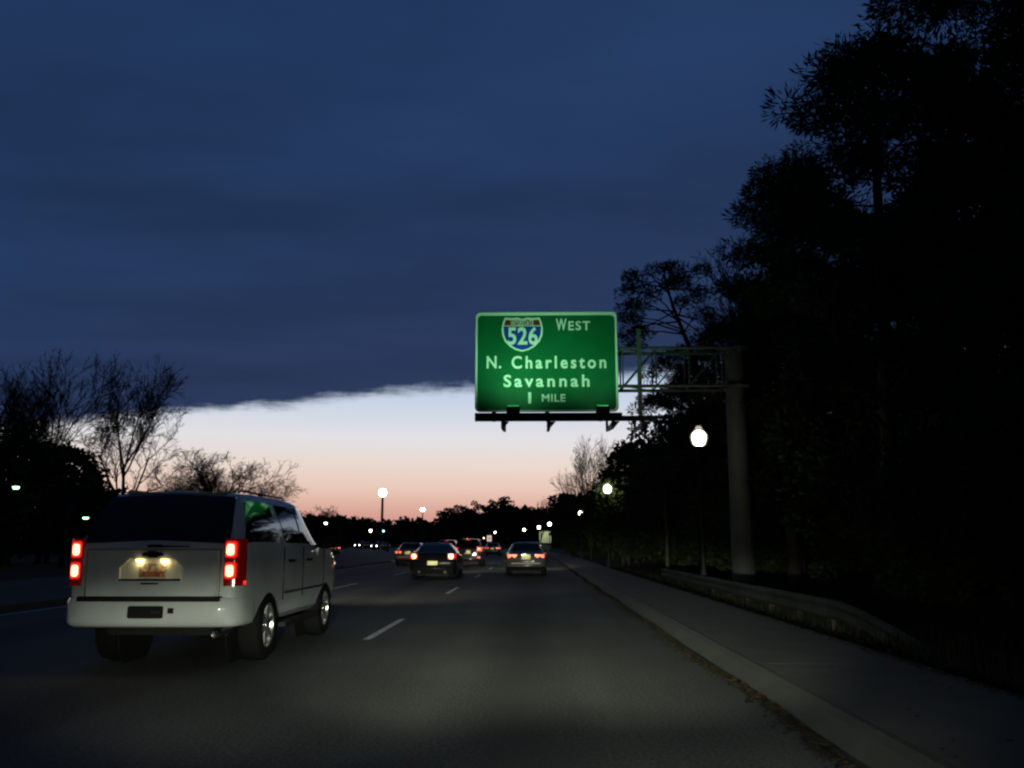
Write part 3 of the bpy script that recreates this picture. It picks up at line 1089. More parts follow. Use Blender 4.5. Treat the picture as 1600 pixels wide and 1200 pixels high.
    for k in range(nb + 1):
        x = xl + (xr - .5 - xl) * k / nb
        for yk in yy:
            MB().tube([(x, yk, zbot), (x, yk, ztop)], .026, 6).build('truss_brace', M['galv'], root)
            if k < nb:
                xn = xl + (xr - .5 - xl) * (k + 1) / nb
                MB().tube([(x, yk, zbot), (xn, yk, ztop)], .026, 6).build('truss_brace', M['galv'], root)
        for zk in (zbot, ztop):
            MB().tube([(x, yy[0], zk), (x, yy[1], zk)], .022, 6).build('truss_brace', M['galv'], root)
            if k < nb:
                xn = xl + (xr - .5 - xl) * (k + 1) / nb
                MB().tube([(x, yy[0], zk), (xn, yy[1], zk)], .022, 6).build('truss_brace', M['galv'], root)
    for zk in (zbot, ztop):
        MB().lathe([(.34, zk - .10), (.37, zk - .09), (.37, zk + .09), (.34, zk + .10)], 24).build('post_collar', M['steel_post'], root, 40)
        MB().box(-.10, .10, -.50, .50, zk - .07, zk + .07).build('chord_seat', M['galv'], root)
    # lamp walkway below the sign, on brackets
    D = 2.1
    bz1 = W(850, 646, Y - D).z
    bz0 = W(850, 657, Y - D).z
    bl, br = W(742, 650, Y - D).x - ox, W(1028, 650, Y - D).x - ox
    wk = MB()
    wk.box(bl, br, sy - D - .05, sy - D + .05, bz0, bz1 - .06)
    wk.build('front_beam', M['dark_metal'], root)
    MB().box(bl, W(972, 650, Y - D).x - ox, sy - D - .08, sy - D + .05, bz1 - .058, bz1 + .03).build('lamp_channel', M['dark_metal'], root)
    for pxb in (785, 858, 958, 1005):
        bx = W(pxb, 660, Y - D).x - ox
        tri = [(sy - D - .06, bz0 - .002), (sy - .02, bz0 - .002), (sy + .14, bz0 + .35), (sy + .14, bz0 - .04), (sy - D + .25, bz0 - .20), (sy - D + .04, bz0 - .20)]
        MB().loft([[(bx - .04, p[0], p[1]) for p in tri], [(bx + .04, p[0], p[1]) for p in tri]]).build('bracket', M['dark_metal'], root)
        MB().prism_xz([(bx + .042, bz0 - .003), (bx + .042, bz0 - .19), (bx + .2, bz0 - .003)], sy - D + .055, sy - D + .075).build('gusset', M['dark_metal'], root)
    for pxl, wt in ((802, 390.0), (942, 180.0)):
        c = W(pxl, 640, Y - D)
        lx, lz = c.x - ox, bz1 + .032
        yl = sy - D
        poly = [(yl - .10, lz), (yl + .14, lz), (yl + .17, lz + .08), (yl + .10, lz + .22), (yl - .14, lz + .17)]
        lo = MB().loft([[(lx - .2, p[0], p[1]) for p in poly], [(lx + .2, p[0], p[1]) for p in poly]]).build('sign_lamp', M['dark_metal'], root)
        MB().box(lx - .17, lx + .17, yl - .02, yl + .08, lz + .225, lz + .232).build('lens', M['lamp_lens'], lo)
        spot('sign_lamp_light', (lx, yl + .05, lz + .30), (lx + (.35 if wt > 200 else -.15), sy, lz + 3.0), wt, 128, 114, (.34, 1.0, .47), root, 1.0, .10)


overhead_sign()


# ------------------------------------------------------------------ street lamps
def acorn_lamp_meshes(h):
    post = MB().lathe([(.20, 0), (.20, .12), (.15, .2), (.13, .55), (.075, .75), (.055, 1.2), (.045, h - .55), (.07, h - .5), (.07, h - .44), (.10, h - .38), (.13, h - .32), (.13, h - .28)], 14)
    globe = MB().lathe([(.15, h - .279), (.20, h - .25), (.255, h - .10), (.27, h - .02), (.255, h + .06), (.18, h + .15), (.12, h + .20), (.10, h + .26), (.07, h + .30)], 24)  # outer shell, carries the added halo glow round the bulb
    inner = MB().lathe([(.10, h - .26), (.17, h - .20), (.205, h - .08), (.21, h - .0), (.185, h + .08), (.12, h + .14), (.03, h + .18)], 28)
    cap = MB().lathe([(.075, h + .301), (.08, h + .33), (.03, h + .36), (.018, h + .44)], 10)
    return post.mesh('lamp_post', M['dark_metal'], 50), inner.mesh('lamp_bulb', M['lamp_globe'], 60), globe.mesh('lamp_globe', M['glow_shell'], 60), cap.mesh('lamp_cap', M['dark_metal'], 50)


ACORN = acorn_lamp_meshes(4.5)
G_L = 'globe street lamps along the sidewalk'
for px, py, Y, l in ((1092, 682, 26.0, 'nearest and brightest globe street lamp left of the gantry post'),
                     (949, 763, 50.0, 'globe street lamp with green glow on the bush beside it'),
                     (908, 793, 77.0, 'small globe street lamp third from the right'),
                     (858.5, 813, 119.0, 'globe street lamp right above the pale lit building'),
                     (842, 819, 142.0, 'globe street lamp just left above the pale lit building'),
                     (819, 823.5, 163.0, 'farthest globe street lamp, leftmost of the row on the right')):
    p = W(px, py, Y)
    o = empty('street_lamp', (p.x, Y, p.z - 4.5))
    o.scale = (.92, .92, 1.0) if Y < 60 else (.95, .95, .9)
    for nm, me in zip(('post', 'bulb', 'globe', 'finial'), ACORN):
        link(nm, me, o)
    tag(o, l, 'street lamp', G_L)
    if p.z - 4.5 > gz(Y) + .02:
        MB().lathe([(.17, gz(Y) - p.z + 4.5 - .1), (.17, 0)], 12).build('plinth', M['kerb'], o)


def head_lamp_post(name, label, px, py, Y, mat, w=.5, h=.28, mast=.10, group=None, cobra=True):
    """a tall mast with a lit head"""
    p = W(px, py, Y)
    o = empty(name, (p.x, Y, gz(Y) - .03))
    z = p.z - gz(Y)
    if cobra:
        MB().tube([(1.6, 0, 0), (1.6, 0, z - .6), (1.45, 0, z - .1), (.9, 0, z + .16), (.1, 0, z + .14)], [mast, mast * .7, mast * .5, mast * .45, mast * .4], 8).build('mast', M['dark_metal'], o, 60)
        MB().loft([[(-w / 2, -.12, z + .06), (w / 2, -.14, z + .06), (w / 2, .14, z + .06), (-w / 2, .12, z + .06)],
                   [(-w / 2 * .9, -.08, z + .2), (w / 2, -.1, z + .22), (w / 2, .1, z + .22), (-w / 2 * .9, .08, z + .2)]]).build('head', M['dark_metal'], o)
        MB().lathe([(.02, -h), (.12, -h * .95), (.18, -h * .4), (.18, 0)], 12, c=(0, 0, z + .055)).build('lens', mat, o, 60)
        o.children[-1].scale = (w / .36, 1, 1)
    else:
        MB().lathe([(mast * 1.6, 0), (mast, z * .15), (mast * .75, z - h)], 12).build('mast', M['dark_metal'], o, 60)
        MB().lathe([(mast, z - h), (w / 2 * .8, z - h * .7), (w / 2, z), (w / 2 * .8, z + h * .6), (.05, z + h * .8)], 14).build('lamp_cluster', mat, o, 60)
    return tag(o, label, 'street lamp', group)


head_lamp_post('high_mast_lamp', 'tall mast with a brilliant round lamp against the pink sky', 598, 769, 172, M['lamp_cool'], 1.5, .8, .29, cobra=False)
head_lamp_post('high_mast_lamp', 'bright lamp just clearing the far wood right of the tall mast', 660.5, 796, 215, M['lamp_cool'], 1.1, .42, .16, cobra=False)
head_lamp_post('street_lamp', 'dim white lamp at the small round bare tree', 509, 817, 112, M['lamp_cool'], .40, .2)
head_lamp_post('street_lamp', 'round white lamp low before the far wood left of the cyan signal', 579, 828, 140, M['lamp_cool'], .62, .34)
head_lamp_post('street_lamp', 'white lamp above the far red brake lights', 773.5, 831, 215, M['lamp_cool'], .75, .40)
head_lamp_post('street_lamp', 'bright green tinted lamp in the dark thicket at the left edge', 25, 761, 52, M['lamp_green'], .70, .15)
head_lamp_post('street_lamp', 'small green tinted lamp beside the left shoulder of the white vehicle', 134, 809, 58, M['lamp_green'], .40, .11)


def signal(label, px, py, Y, mat):
    p = W(px, py, Y)
    o = empty('traffic_signal', (p.x, Y, gz(Y) - .03))
    z = p.z - gz(Y)
    MB().tube([(.25, .1, 0), (.25, .1, z + .5)], .07, 8).build('post', M['dark_metal'], o, 60)
    MB().box(-.18, .18, -.10, .10, z - .55, z + .55).build('housing', M['dark_metal'], o)
    for k, dz in enumerate((-.34, 0, .34)):
        MB().lathe([(.15, -.13), (.12, -.10)], 14, 'y', (0, -.0, z + dz)).build('lens', mat if k == 1 else M['black'], o)
    MB().box(-.05, .26, -.04, .12, z - .06, z + .06).build('bracket', M['dark_metal'], o)
    tag(o, label, 'traffic light')


signal('small cyan green signal light beyond the median', 599.5, 829.5, 146, M['lamp_cyan'])
signal('small amber signal light above the crossover roof', 730, 842, 222, M['lamp_amber'])
signal('small pale amber light left of the square white sign', 756, 840.5, 228, material('lit pale amber', (.8, .6, .3), .3, emit=(1, .8, .5), es=6))


def small_sign():
    Ys = 226
    p = W(764.5, 841, Ys)
    o = empty('square_sign', (p.x, Ys, gz(Ys) - .03))
    z = p.z - gz(Ys)
    MB().tube([(0, .12, 0), (0, .12, z + .5)], .07, 8).build('post', M['galv'], o)
    MB().box(-.62, .62, -.05, .04, z - .78, z + .78).build('box', M['dark_metal'], o)
    MB().prism_xz(rounded(-.58, .58, z - .74, z + .74, .06), -.062, -.052).build('face', material('emissive sign face', (.8, .7, .65), .5, emit=(1.0, .72, .62), es=.62), o)  # face has a weak, even emission of its own
    MB().prism_xz([(-.22, z - .02), (.04, z + .26), (.22, z + .04), (.04, z - .26)], -.068, -.0615).build('mark', M['sign_red'], o)
    tag(o, 'small square lit white sign with a dark mark among the far brake lights', 'sign')


small_sign()


def far_building():
    p0, p1 = W(843, 846, 176), W(861, 830, 176)
    o = empty('building', (p0.x, 176, gz(176) - .03))
    w, h = p1.x - p0.x, p1.z - gz(176)
    MB().box(.05, w - .05, 0, 5, 0, h - 2.22).build('lower_wall', M['roof'], o)
    MB().box(0, w, -.25, 5, h - 2.2, h).build('wall', M['building'], o)
    MB().box(-.08, w + .08, -.32, 5.08, h + .002, h + .10).build('roof', M['roof'], o)
    MB().box(w * .35, w * .5, -.03, -.002, .05, 1.9).build('door', M['roof'], o)
    MB().box(w * .65, w * .85, -.03, -.002, .9, 1.7).build('window', M['glass'], o)
    tag(o, 'pale lit building beside the road beyond the silver sedan', 'building')
    spot('wall_lamp', (w * .4, -3.5, h + 1.3), (w * .4, 0, h * .6), 380, 120, 120, (.86, 1.0, .60), o, .5)


far_building()


# ------------------------------------------------------------------ cars
class Shell:
    """a car body lofted through cross sections; y runs from the rear (0) to the front"""

    def __init__(self, st, crown=.02, round_top=.09):
        self.st, self.crown, self.rt = st, crown, round_top

    def par(self, y):
        s = self.st
        if y <= s[0][0]:
            return s[0][1:]
        for a, b in zip(s, s[1:]):
            if y <= b[0]:
                t = (y - a[0]) / (b[0] - a[0])
                return tuple(p + (q - p) * t for p, q in zip(a[1:], b[1:]))
        return s[-1][1:]

    def half(self, y):
        zb, w, zbelt, zt, wt = self.par(y)
        h = zbelt - zb
        rt = min(self.rt, wt * .3)
        dz = max(0.006, min(.055, (zt - zbelt) * .35))
        p5 = (w * .962, zbelt)
        p7 = (wt, max(zt - dz, zbelt + .003))
        p6 = ((p5[0] + p7[0]) / 2 + .02 * min(1, (zt - zbelt) / .4), (p5[1] + p7[1]) / 2)
        return [(0, zb), (w * .86, zb), (w * .94, zb + .07), (w * .985, zb + .30 * h), (w, zb + .58 * h), (w * .994, zb + .80 * h), p5, p6, p7,
                (wt - rt * .35, max(zt - dz * .3, zbelt + .006)), (wt - rt, max(zt, zbelt + .008)), (0, max(zt + self.crown, zbelt + .01))]

    def body(self, name, mat, parent, axles, r_arch, w_arch, dens=.14):
        ys = sorted(set([round(s[0], 4) for s in self.st]))
        full = []
        for a, b in zip(ys, ys[1:]):
            n = max(1, int((b - a) / dens))
            full += [a + (b - a) * k / n for k in range(n)]
        full.append(ys[-1])
        loops = []
        for y in full:
            hf = self.half(y)
            loops.append([(x, y, z) for x, z in hf] + [(-x, y, z) for x, z in reversed(hf[1:-1])])
        o = MB().loft(loops).build(name, mat, parent)
        cut = MB()
        for ya in axles:
            for s in (-1, 1):
                xs = (w_arch, w_arch + .8) if s > 0 else (-w_arch - .8, -w_arch)
                cut.lathe([(r_arch, xs[0]), (r_arch, xs[1])], 28, 'x', (0, ya, r_arch * .80))
        c = cut.build('cutter', mat)
        md = o.modifiers.new('arch', 'BOOLEAN')
        md.operation, md.object, md.solver = 'DIFFERENCE', c, 'EXACT'
        dg = bpy.context.evaluated_depsgraph_get()
        me = bpy.data.meshes.new_from_object(o.evaluated_get(dg))
        o.modifiers.clear()
        o.data = me
        bpy.data.objects.remove(c)
        me.shade_smooth()
        me.set_sharp_from_angle(angle=math.radians(32))
        return o

    def side_pt(self, y, t):
        hf = self.half(y)
        a, m, b = hf[6], hf[7], hf[8]
        if t < .5:
            k = t * 2
            return (a[0] + (m[0] - a[0]) * k, a[1] + (m[1] - a[1]) * k)
        k = t * 2 - 1
        return (m[0] + (b[0] - m[0]) * k, m[1] + (b[1] - m[1]) * k)

    def side_window(self, name, mat, parent, s, yb0, yb1, yt0, yt1, t0=.06, t1=.9, off=.006, nu=8, nv=4, cut=0.0):
        def g(d):
            out = []
            for j in range(nv + 1):
                f = j / nv
                t = t0 + (t1 - t0) * f
                for i in range(nu + 1):
                    e = i / nu
                    y = (yb0 + (yt0 - yb0) * f) * (1 - e) + (yb1 + (yt1 - yb1) * f) * e
                    x, z = self.side_pt(y, t)
                    out.append((s * (x + d), y, z + d * .2))
            return out
        return self._slab(name, mat, parent, g(off), g(-.02), nu, nv)

    def top_window(self, name, mat, parent, y0, y1, m0, m1, off=.006, nu=10, nv=5):
        """on the sloping rear or front glass; m0, m1 = side margins at y0, y1"""
        sl = math.atan2(self.par(y1)[3] - self.par(y0)[3], y1 - y0)
        nrm = (-math.sin(sl), math.cos(sl))

        def g(d):
            out = []
            for j in range(nv + 1):
                f = j / nv
                y = y0 + (y1 - y0) * f
                zb, w, zbelt, zt, wt = self.par(y)
                hw = wt - self.rt * .6 - (m0 + (m1 - m0) * f)
                for i in range(nu + 1):
                    x = -hw + 2 * hw * i / nu
                    z = zt + self.crown * (1 - abs(x) / max(.1, wt - self.rt)) if abs(x) < wt - self.rt else zt - .003
                    out.append((x, y + nrm[0] * d, z + nrm[1] * d))
            return out
        return self._slab(name, mat, parent, g(off), g(-.02), nu, nv)

    def _slab(self, name, mat, parent, A, B, nu, nv):
        n = nu + 1
        fs = []
        na = len(A)
        for j in range(nv):
            for i in range(nu):
                q = (j * n + i, j * n + i + 1, (j + 1) * n + i + 1, (j + 1) * n + i)
                fs.append(q)
                fs.append(tuple(k + na for k in reversed(q)))
        ring = list(range(n)) + [j * n + nu for j in range(1, nv + 1)] + [nv * n + i for i in range(nu - 1, -1, -1)] + [j * n for j in range(nv - 1, 0, -1)]
        for a, b in zip(ring, ring[1:] + ring[:1]):
            fs.append((a, b, b + na, a + na))
        return MB().add(A + B, fs).build(name, mat, parent, 30)


def wheel_meshes(r, w, spokes):
    t = MB().lathe([(r * .66, -w / 2), (r * .90, -w / 2), (r * .975, -w * .42), (r, -w * .25), (r, w * .25), (r * .975, w * .42), (r * .90, w / 2), (r * .66, w / 2)], 32, 'x', cap=False)
    t.lathe([(r * .66, w * .5), (r * .64, -w * .2)], 32, 'x', cap=False)
    tyre = t.mesh('tyre', M['rubber'], 40)
    m = MB()
    m.lathe([(r * .655, w * .20), (r * .655, w * .46), (r * .60, w * .44), (r * .57, w * .22)], 28, 'x', cap=False)
    m.lathe([(r * .18, w * .30), (r * .16, w * .44), (r * .08, w * .46)], 16, 'x')
    for k in range(spokes):
        a = 2 * math.pi * k / spokes
        ca, sa = math.cos(a), math.sin(a)
        quad = lambda rr, hw: [(ca * rr - sa * hw, sa * rr + ca * hw), (ca * rr + sa * hw, sa * rr - ca * hw)]
        i0, o0 = quad(r * .12, r * .085), quad(r * .60, r * .065)
        p = [i0[0], i0[1], o0[1], o0[0]]
        m.loft([[(w * .28, q[0], q[1]) for q in p], [(w * .42, q[0], q[1]) for q in p]])
    rim = m.mesh('rim', M['alloy'], 35)
    dsc = MB().lathe([(r * .56, w * .12), (r * .56, w * .16)], 24, 'x').mesh('brake_disc', M['dark_metal'])
    return tyre, rim, dsc


def add_wheels(root, axles, r, w, xc, spokes=5):
    tm, rm, dm = wheel_meshes(r, w, spokes)
    for ya in axles:
        for s in (1, -1):
            wo = link('wheel', tm, root, (s * xc, ya, r))
            if s < 0:
                wo.rotation_euler = (0, 0, math.pi)
            wo.rotation_euler[0] = 0.3 * ya
            link('rim', rm, wo)
            link('brake_disc', dm, wo)


def shift(root, objs, dy):
    pass


# ---------------- the white full-size sport utility vehicle on the left
def white_suv():
    L_ = 5.13
    root = empty('sport_utility_vehicle', (-4.12, 9.72, 0.0))
    root.scale = (.955, 1, 1)
    tag(root, 'white full-size sport utility vehicle with lit tail lamps in the left foreground', 'car')
    st = [  # y, z bottom, half width, belt, top, half width at the top
        (0.095, .60, .905, 1.300, 1.315, .84),
        (0.12, .58, .945, 1.325, 1.345, .868),
        (0.17, .55, .975, 1.338, 1.42, .866),
        (0.26, .50, .990, 1.342, 1.53, .850),
        (0.50, .46, 1.00, 1.345, 1.845, .795),
        (0.57, .46, 1.00, 1.345, 1.900, .780),
        (0.68, .45, 1.00, 1.345, 1.932, .768),
        (1.2, .42, 1.00, 1.345, 1.952, .762),
        (2.4, .42, 1.00, 1.335, 1.952, .768),
        (3.00, .42, 1.00, 1.330, 1.935, .770),
        (3.22, .42, 1.00, 1.328, 1.895, .765),
        (3.84, .42, 1.00, 1.318, 1.350, .850),
        (3.96, .42, 1.00, 1.300, 1.318, .885),
        (4.6, .42, .995, 1.265, 1.290, .890),
        (4.92, .42, .97, 1.215, 1.245, .86),
        (5.05, .43, .92, 1.10, 1.16, .80),
        (5.11, .45, .86, 1.00, 1.04, .74),
        (5.13, .50, .80, .92, .95, .66)]
    sh = Shell(st, .030, .15)
    axles = (1.22, 4.17)
    body = sh.body('body', M['white_car'], root, axles, .515, .66)
    # wheel-well liners
    for ya in axles:
        for s in (1, -1):
            MB().lathe([(.51, s * .64), (.51, s * .652)], 24, 'x', (0, ya, .41)).build('wheel_well', M['black'], root)
    MB().box(-.72, .72, .60, 4.7, .34, .44).build('underbody', M['black'], root)
    # liftgate: a proud panel with a hexagonal recess for the plate
    bm = bmesh.new()
    ow = [(-.735, .665), (.735, .665), (.75, 1.0), (.745, 1.285), (-.745, 1.285), (-.75, 1.0)]
    iw = [(-.37, .975), (.35, .975), (.355, 1.10), (.24, 1.195), (-.26, 1.195), (-.375, 1.10)]
    for lp in (ow, iw):
        v = [bm.verts.new((x, .058, z)) for x, z in lp]
        for a, b in zip(v, v[1:] + v[:1]):
            bm.edges.new((a, b))
    bmesh.ops.triangle_fill(bm, use_beauty=True, edges=bm.edges[:])
    ex = bmesh.ops.extrude_face_region(bm, geom=bm.faces[:])
    for v in [g for g in ex['geom'] if isinstance(g, bmesh.types.BMVert)]:
        v.co.y += .045
    bmesh.ops.recalc_face_normals(bm, faces=bm.faces)
    me = bpy.data.meshes.new('liftgate')
    bm.to_mesh(me)
    bm.free()
    me.materials.append(M['white_car'])
    gate = link('liftgate', me, root)
    for gx in (-.772, .758):
        MB().box(gx + .004, gx + .010, .085, .0965, .66, 1.29).build('gate_gap', M['black'], root)
    MB().box(-.755, .755, .070, .0965, 1.289, 1.294).build('gate_gap', M['black'], root)
    MB().prism_xz([(x * 1.01, z) for x, z in iw], .090, .096).build('plate_recess', M['white_car'], gate)
    MB().box(-.36, .34, .030, .058, .960, .980).build('grab_handle', M['chrome'], gate)
    MB().box(-.11, .09, .035, .058, .92, .94).build('latch_trim', M['chrome'], gate)
    pl = MB().prism_xz(rounded(-.16, .145, .99, 1.14, .012, 3), .080, .0895).build('licence_plate', material('plate ground', (.40, .34, .28), .5, var=.7, scale=22.0), gate)
    MB().box(-.145, .13, .0785, .0802, 1.0, 1.06).build('plate_print', material('plate print', (.26, .10, .06), .5, var=.8, scale=30.0), pl)
    for lx in (-.15, .13):
        MB().lathe([(.028, -.02), (.05, 0.0), (.05, .006)], 12, 'z', (lx, .078, 1.178)).build('plate_lamp', M['plate_lamp'], gate)
        point('plate_lamp_light', (lx, .052, 1.155), .55, (1.0, .72, .30), root, .015)
    # emblem: a plain dark cross bar of two slanted ends
    MB().prism_xz([(-.13, 1.222), (-.05, 1.222), (-.05, 1.205), (.05, 1.205), (.05, 1.222), (.13, 1.222), (.10, 1.262), (.04, 1.262), (.04, 1.278), (-.06, 1.278), (-.06, 1.262), (-.11, 1.262)],
                  .050, .060).build('emblem', M['black'], gate)
    for k, (ba, bb) in enumerate([(-.66, -.635), (-.625, -.605), (-.595, -.57), (-.56, -.535), (-.525, -.50)]):
        MB().box(ba, bb, .053, .0585, .772, .792).build('badge', M['dark_metal'], gate)
    MB().box(-.02, .40, .040, .11, 1.318, 1.332).build('wiper_arm', M['black'], root)
    MB().box(-.06, .08, .036, .10, 1.312, 1.345).build('wiper_motor', M['black'], root)
    # glass
    sh.top_window('rear_window', M['glass'], root, .130, .545, -.062, -.05, .010)
    MB().box(-.60, .60, .56, .70, 1.925, 1.940).build('rear_spoiler', M['white_car'], root)
    for s in (1, -1):
        sh.side_window('quarter_window', M['glass'], root, s, .29, 1.72, .66, 1.62, .05, .92)
        sh.side_window('rear_door_window', M['glass'], root, s, 1.98, 2.72, 1.86, 2.72, .05, .90)
        sh.side_window('front_door_window', M['glass'], root, s, 2.80, 3.72, 2.80, 3.20, .05, .90)
        sh.side_window('window_pillar', M['black'], root, s, 2.725, 2.795, 2.725, 2.795, .05, .90, .004)
        # door seams, handles, side moulding
        for ys in (1.80, 2.76, 3.98):
            MB().box(s * .990, s * 1.003, ys, ys + .005, .66, 1.31).build('door_seam', M['black'], root)
        MB().box(s * .985, s * 1.018, 1.86, 3.95, .735, .765).build('side_moulding', M['chrome'], root)
        for ys in (2.02, 2.95):
            MB().box(s * .985, s * 1.035, ys, ys + .20, 1.12, 1.155).build('door_handle', M['black'], root)
        MB().box(s * .86, s * 1.045, 1.80, 3.62, .33, .385).build('running_board', M['black'], root)
        mm = MB()
        mm.loft([[(s * 1.02, 3.66, 1.28), (s * 1.24, 3.70, 1.29), (s * 1.25, 3.72, 1.47), (s * 1.05, 3.70, 1.47)],
                 [(s * 1.03, 3.78, 1.29), (s * 1.22, 3.80, 1.30), (s * 1.23, 3.80, 1.46), (s * 1.05, 3.79, 1.46)]])
        mm.box(min(s * .95, s * 1.06), max(s * .95, s * 1.06), 3.70, 3.76, 1.30, 1.36)
        mm.build('side_mirror', M['black'], root)
        rk = MB().tube([(s * .66, .85, 1.945), (s * .66, .95, 1.972), (s * .66, 2.7, 1.972), (s * .66, 2.85, 1.935)], .012, 8)
        rk.build('roof_rail', M['dark_metal'], root, 60)
    sh.top_window('windscreen', M['glass'], root, 3.28, 3.80, .03, .03, .008)
    # tail lamps wrapped round the rear corners
    for s in (1, -1):
        plan_o = [(.815, .066), (.88, .068), (.935, .085), (.975, .13), (.998, .19), (1.004, .27)]
        plan_i = [(.97, .27), (.93, .20), (.89, .14), (.815, .12)]
        plan = plan_o + plan_i
        tl = MB().loft([[(s * x, y, z) for x, y in plan] for z in (.905, .925, 1.385, 1.405)]).build('tail_light', M['red_lens'], root, 30)
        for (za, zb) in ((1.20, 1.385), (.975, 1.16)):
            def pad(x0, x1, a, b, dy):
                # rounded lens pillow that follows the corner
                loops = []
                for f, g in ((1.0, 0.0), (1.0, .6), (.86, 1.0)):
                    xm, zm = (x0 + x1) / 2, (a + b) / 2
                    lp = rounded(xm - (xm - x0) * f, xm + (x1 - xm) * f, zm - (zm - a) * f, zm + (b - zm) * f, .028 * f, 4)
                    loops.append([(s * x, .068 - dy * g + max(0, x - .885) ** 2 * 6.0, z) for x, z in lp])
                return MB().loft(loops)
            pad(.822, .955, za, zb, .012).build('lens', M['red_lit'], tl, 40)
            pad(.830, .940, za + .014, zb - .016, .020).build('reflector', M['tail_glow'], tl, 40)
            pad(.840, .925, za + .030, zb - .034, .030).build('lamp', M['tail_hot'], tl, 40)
        MB().box(min(s * 1.0, s * 1.012), max(s * 1.0, s * 1.012), .20, .255, .915, .955).build('side_marker', M['tail_glow'], tl)
    # rear bumper
    po = [(-1.0, .62), (-1.005, .30), (-.975, .13), (-.90, .05), (-.72, .012), (-.4, 0), (0, -.004), (.4, 0), (.72, .012), (.90, .05), (.975, .13), (1.005, .30), (1.0, .62)]
    pi_ = [(.93, .62), (.93, .28), (.80, .17), (-.80, .17), (-.93, .28), (-.93, .62)]
    loops = []
    for z, ins, lift in ((.475, .05, 0), (.50, .015, 0), (.54, 0, 0), (.66, -.006, 0), (.735, 0, 0), (.775, .02, 0), (.785, .05, 0)):
        lp = []
        for x, y in po:
            f = max(0.0, 1 - abs(x) / 1.0)
            lp.append((x * (1 - ins * .6), y + ins, z))
        for x, y in pi_:
            lp.append((x, y, z))
        loops.append(lp)
    bmp = MB().loft(loops).build('rear_bumper', M['white_car'], root, 40)
    MB().box(-.80, .80, .005, .16, .782, .797).build('step_pad', M['black'], bmp)
    MB().box(-.80, .80, -.014, .06, .745, .788).build('step_edge', M['black'], bmp)
    dk = MB().prism_xz(rounded(-.215, .185, .57, .700, .02, 3), -.016, -.004).build('dark_plate', M['black'], bmp)
    for k in range(4):
        MB().box(.05 + k * .028, .07 + k * .028, -.018, -.0155, .62, .65).build('print', M['dark_metal'], dk)
    MB().box(.235, .30, -.014, 0.0, .622, .680).build('bumper_socket', M['black'], bmp)
    ex = MB().tube([(.70, .75, .40), (.72, .35, .40), (.73, .20, .395)], .042, 12)
    ex.lathe([(.048, .14), (.05, .20), (.044, .205), (.044, .14)], 14, 'y', (.73, 0, .395), cap=False)
    ex.build('exhaust_pipe', M['chrome'], root, 50)
    MB().tube([(-.78, 1.22, .40), (.78, 1.22, .40)], .07, 10).build('rear_axle', M['black'], root, 60)
    for s in (1, -1):
        MB().loft([[(s * .55, 5.05, .85), (s * .85, 4.98, .86), (s * .86, 4.95, 1.04), (s * .56, 5.02, 1.04)],
                   [(s * .55, 5.12, .86), (s * .80, 5.08, .87), (s * .81, 5.03, 1.03), (s * .56, 5.08, 1.03)]]).build('headlight', M['head_hot'], root)
    add_wheels(root, axles, .40, .27, .868, 6)
    for s in (1, -1):
        spot('headlight_beam', (s * .7, 5.20, .88), (s * .7, 24.0, -.35), 3000, 60, 12, (1, .90, .70), root, 1.0)
    return root


white_suv()


# ---------------- the smaller cars ahead
SEDAN = [(0.0, .42, .74, .78, .80, .62), (.05, .34, .83, .90, .935, .66), (.14, .28, .865, .93, .985, .68), (.55, .22, .88, .945, 1.01, .70), (.80, .21, .885, .95, 1.03, .70),
         (1.45, .20, .89, .95, 1.375, .60), (1.75, .20, .89, .95, 1.425, .585), (2.5, .20, .89, .945, 1.425, .585), (2.8, .20, .89, .94, 1.375, .595), (3.5, .20, .885, .92, .955, .72),
         (4.2, .22, .87, .84, .88, .70), (4.55, .26, .82, .74, .78, .62), (4.66, .34, .74, .64, .67, .55)]
COUPE = [(0.0, .42, .74, .74, .76, .60), (.05, .34, .85, .90, .935, .66), (.12, .26, .89, .96, 1.0, .68), (.30, .22, .905, .985, 1.03, .68),
         (1.05, .20, .91, .98, 1.30, .60), (1.45, .20, .91, .975, 1.385, .565), (2.05, .20, .91, .965, 1.39, .56), (2.5, .20, .91, .95, 1.33, .575), (3.25, .20, .90, .90, .945, .72),
         (3.9, .22, .88, .82, .86, .70), (4.2, .26, .82, .70, .74, .6), (4.3, .34, .74, .60, .63, .5)]
CROSS = [(0.0, .46, .78, .98, 1.00, .64), (.05, .38, .86, 1.04, 1.07, .68), (.12, .34, .885, 1.06, 1.14, .69), (.42, .30, .90, 1.065, 1.56, .645), (.55, .28, .90, 1.065, 1.63, .635),
         (1.4, .26, .905, 1.06, 1.66, .63), (2.3, .26, .905, 1.05, 1.65, .63), (2.65, .26, .905, 1.04, 1.57, .635), (3.4, .26, .90, 1.02, 1.06, .74), (4.0, .28, .88, .96, 1.0, .72),
         (4.35, .32, .83, .84, .88, .64), (4.45, .40, .76, .74, .78, .55)]


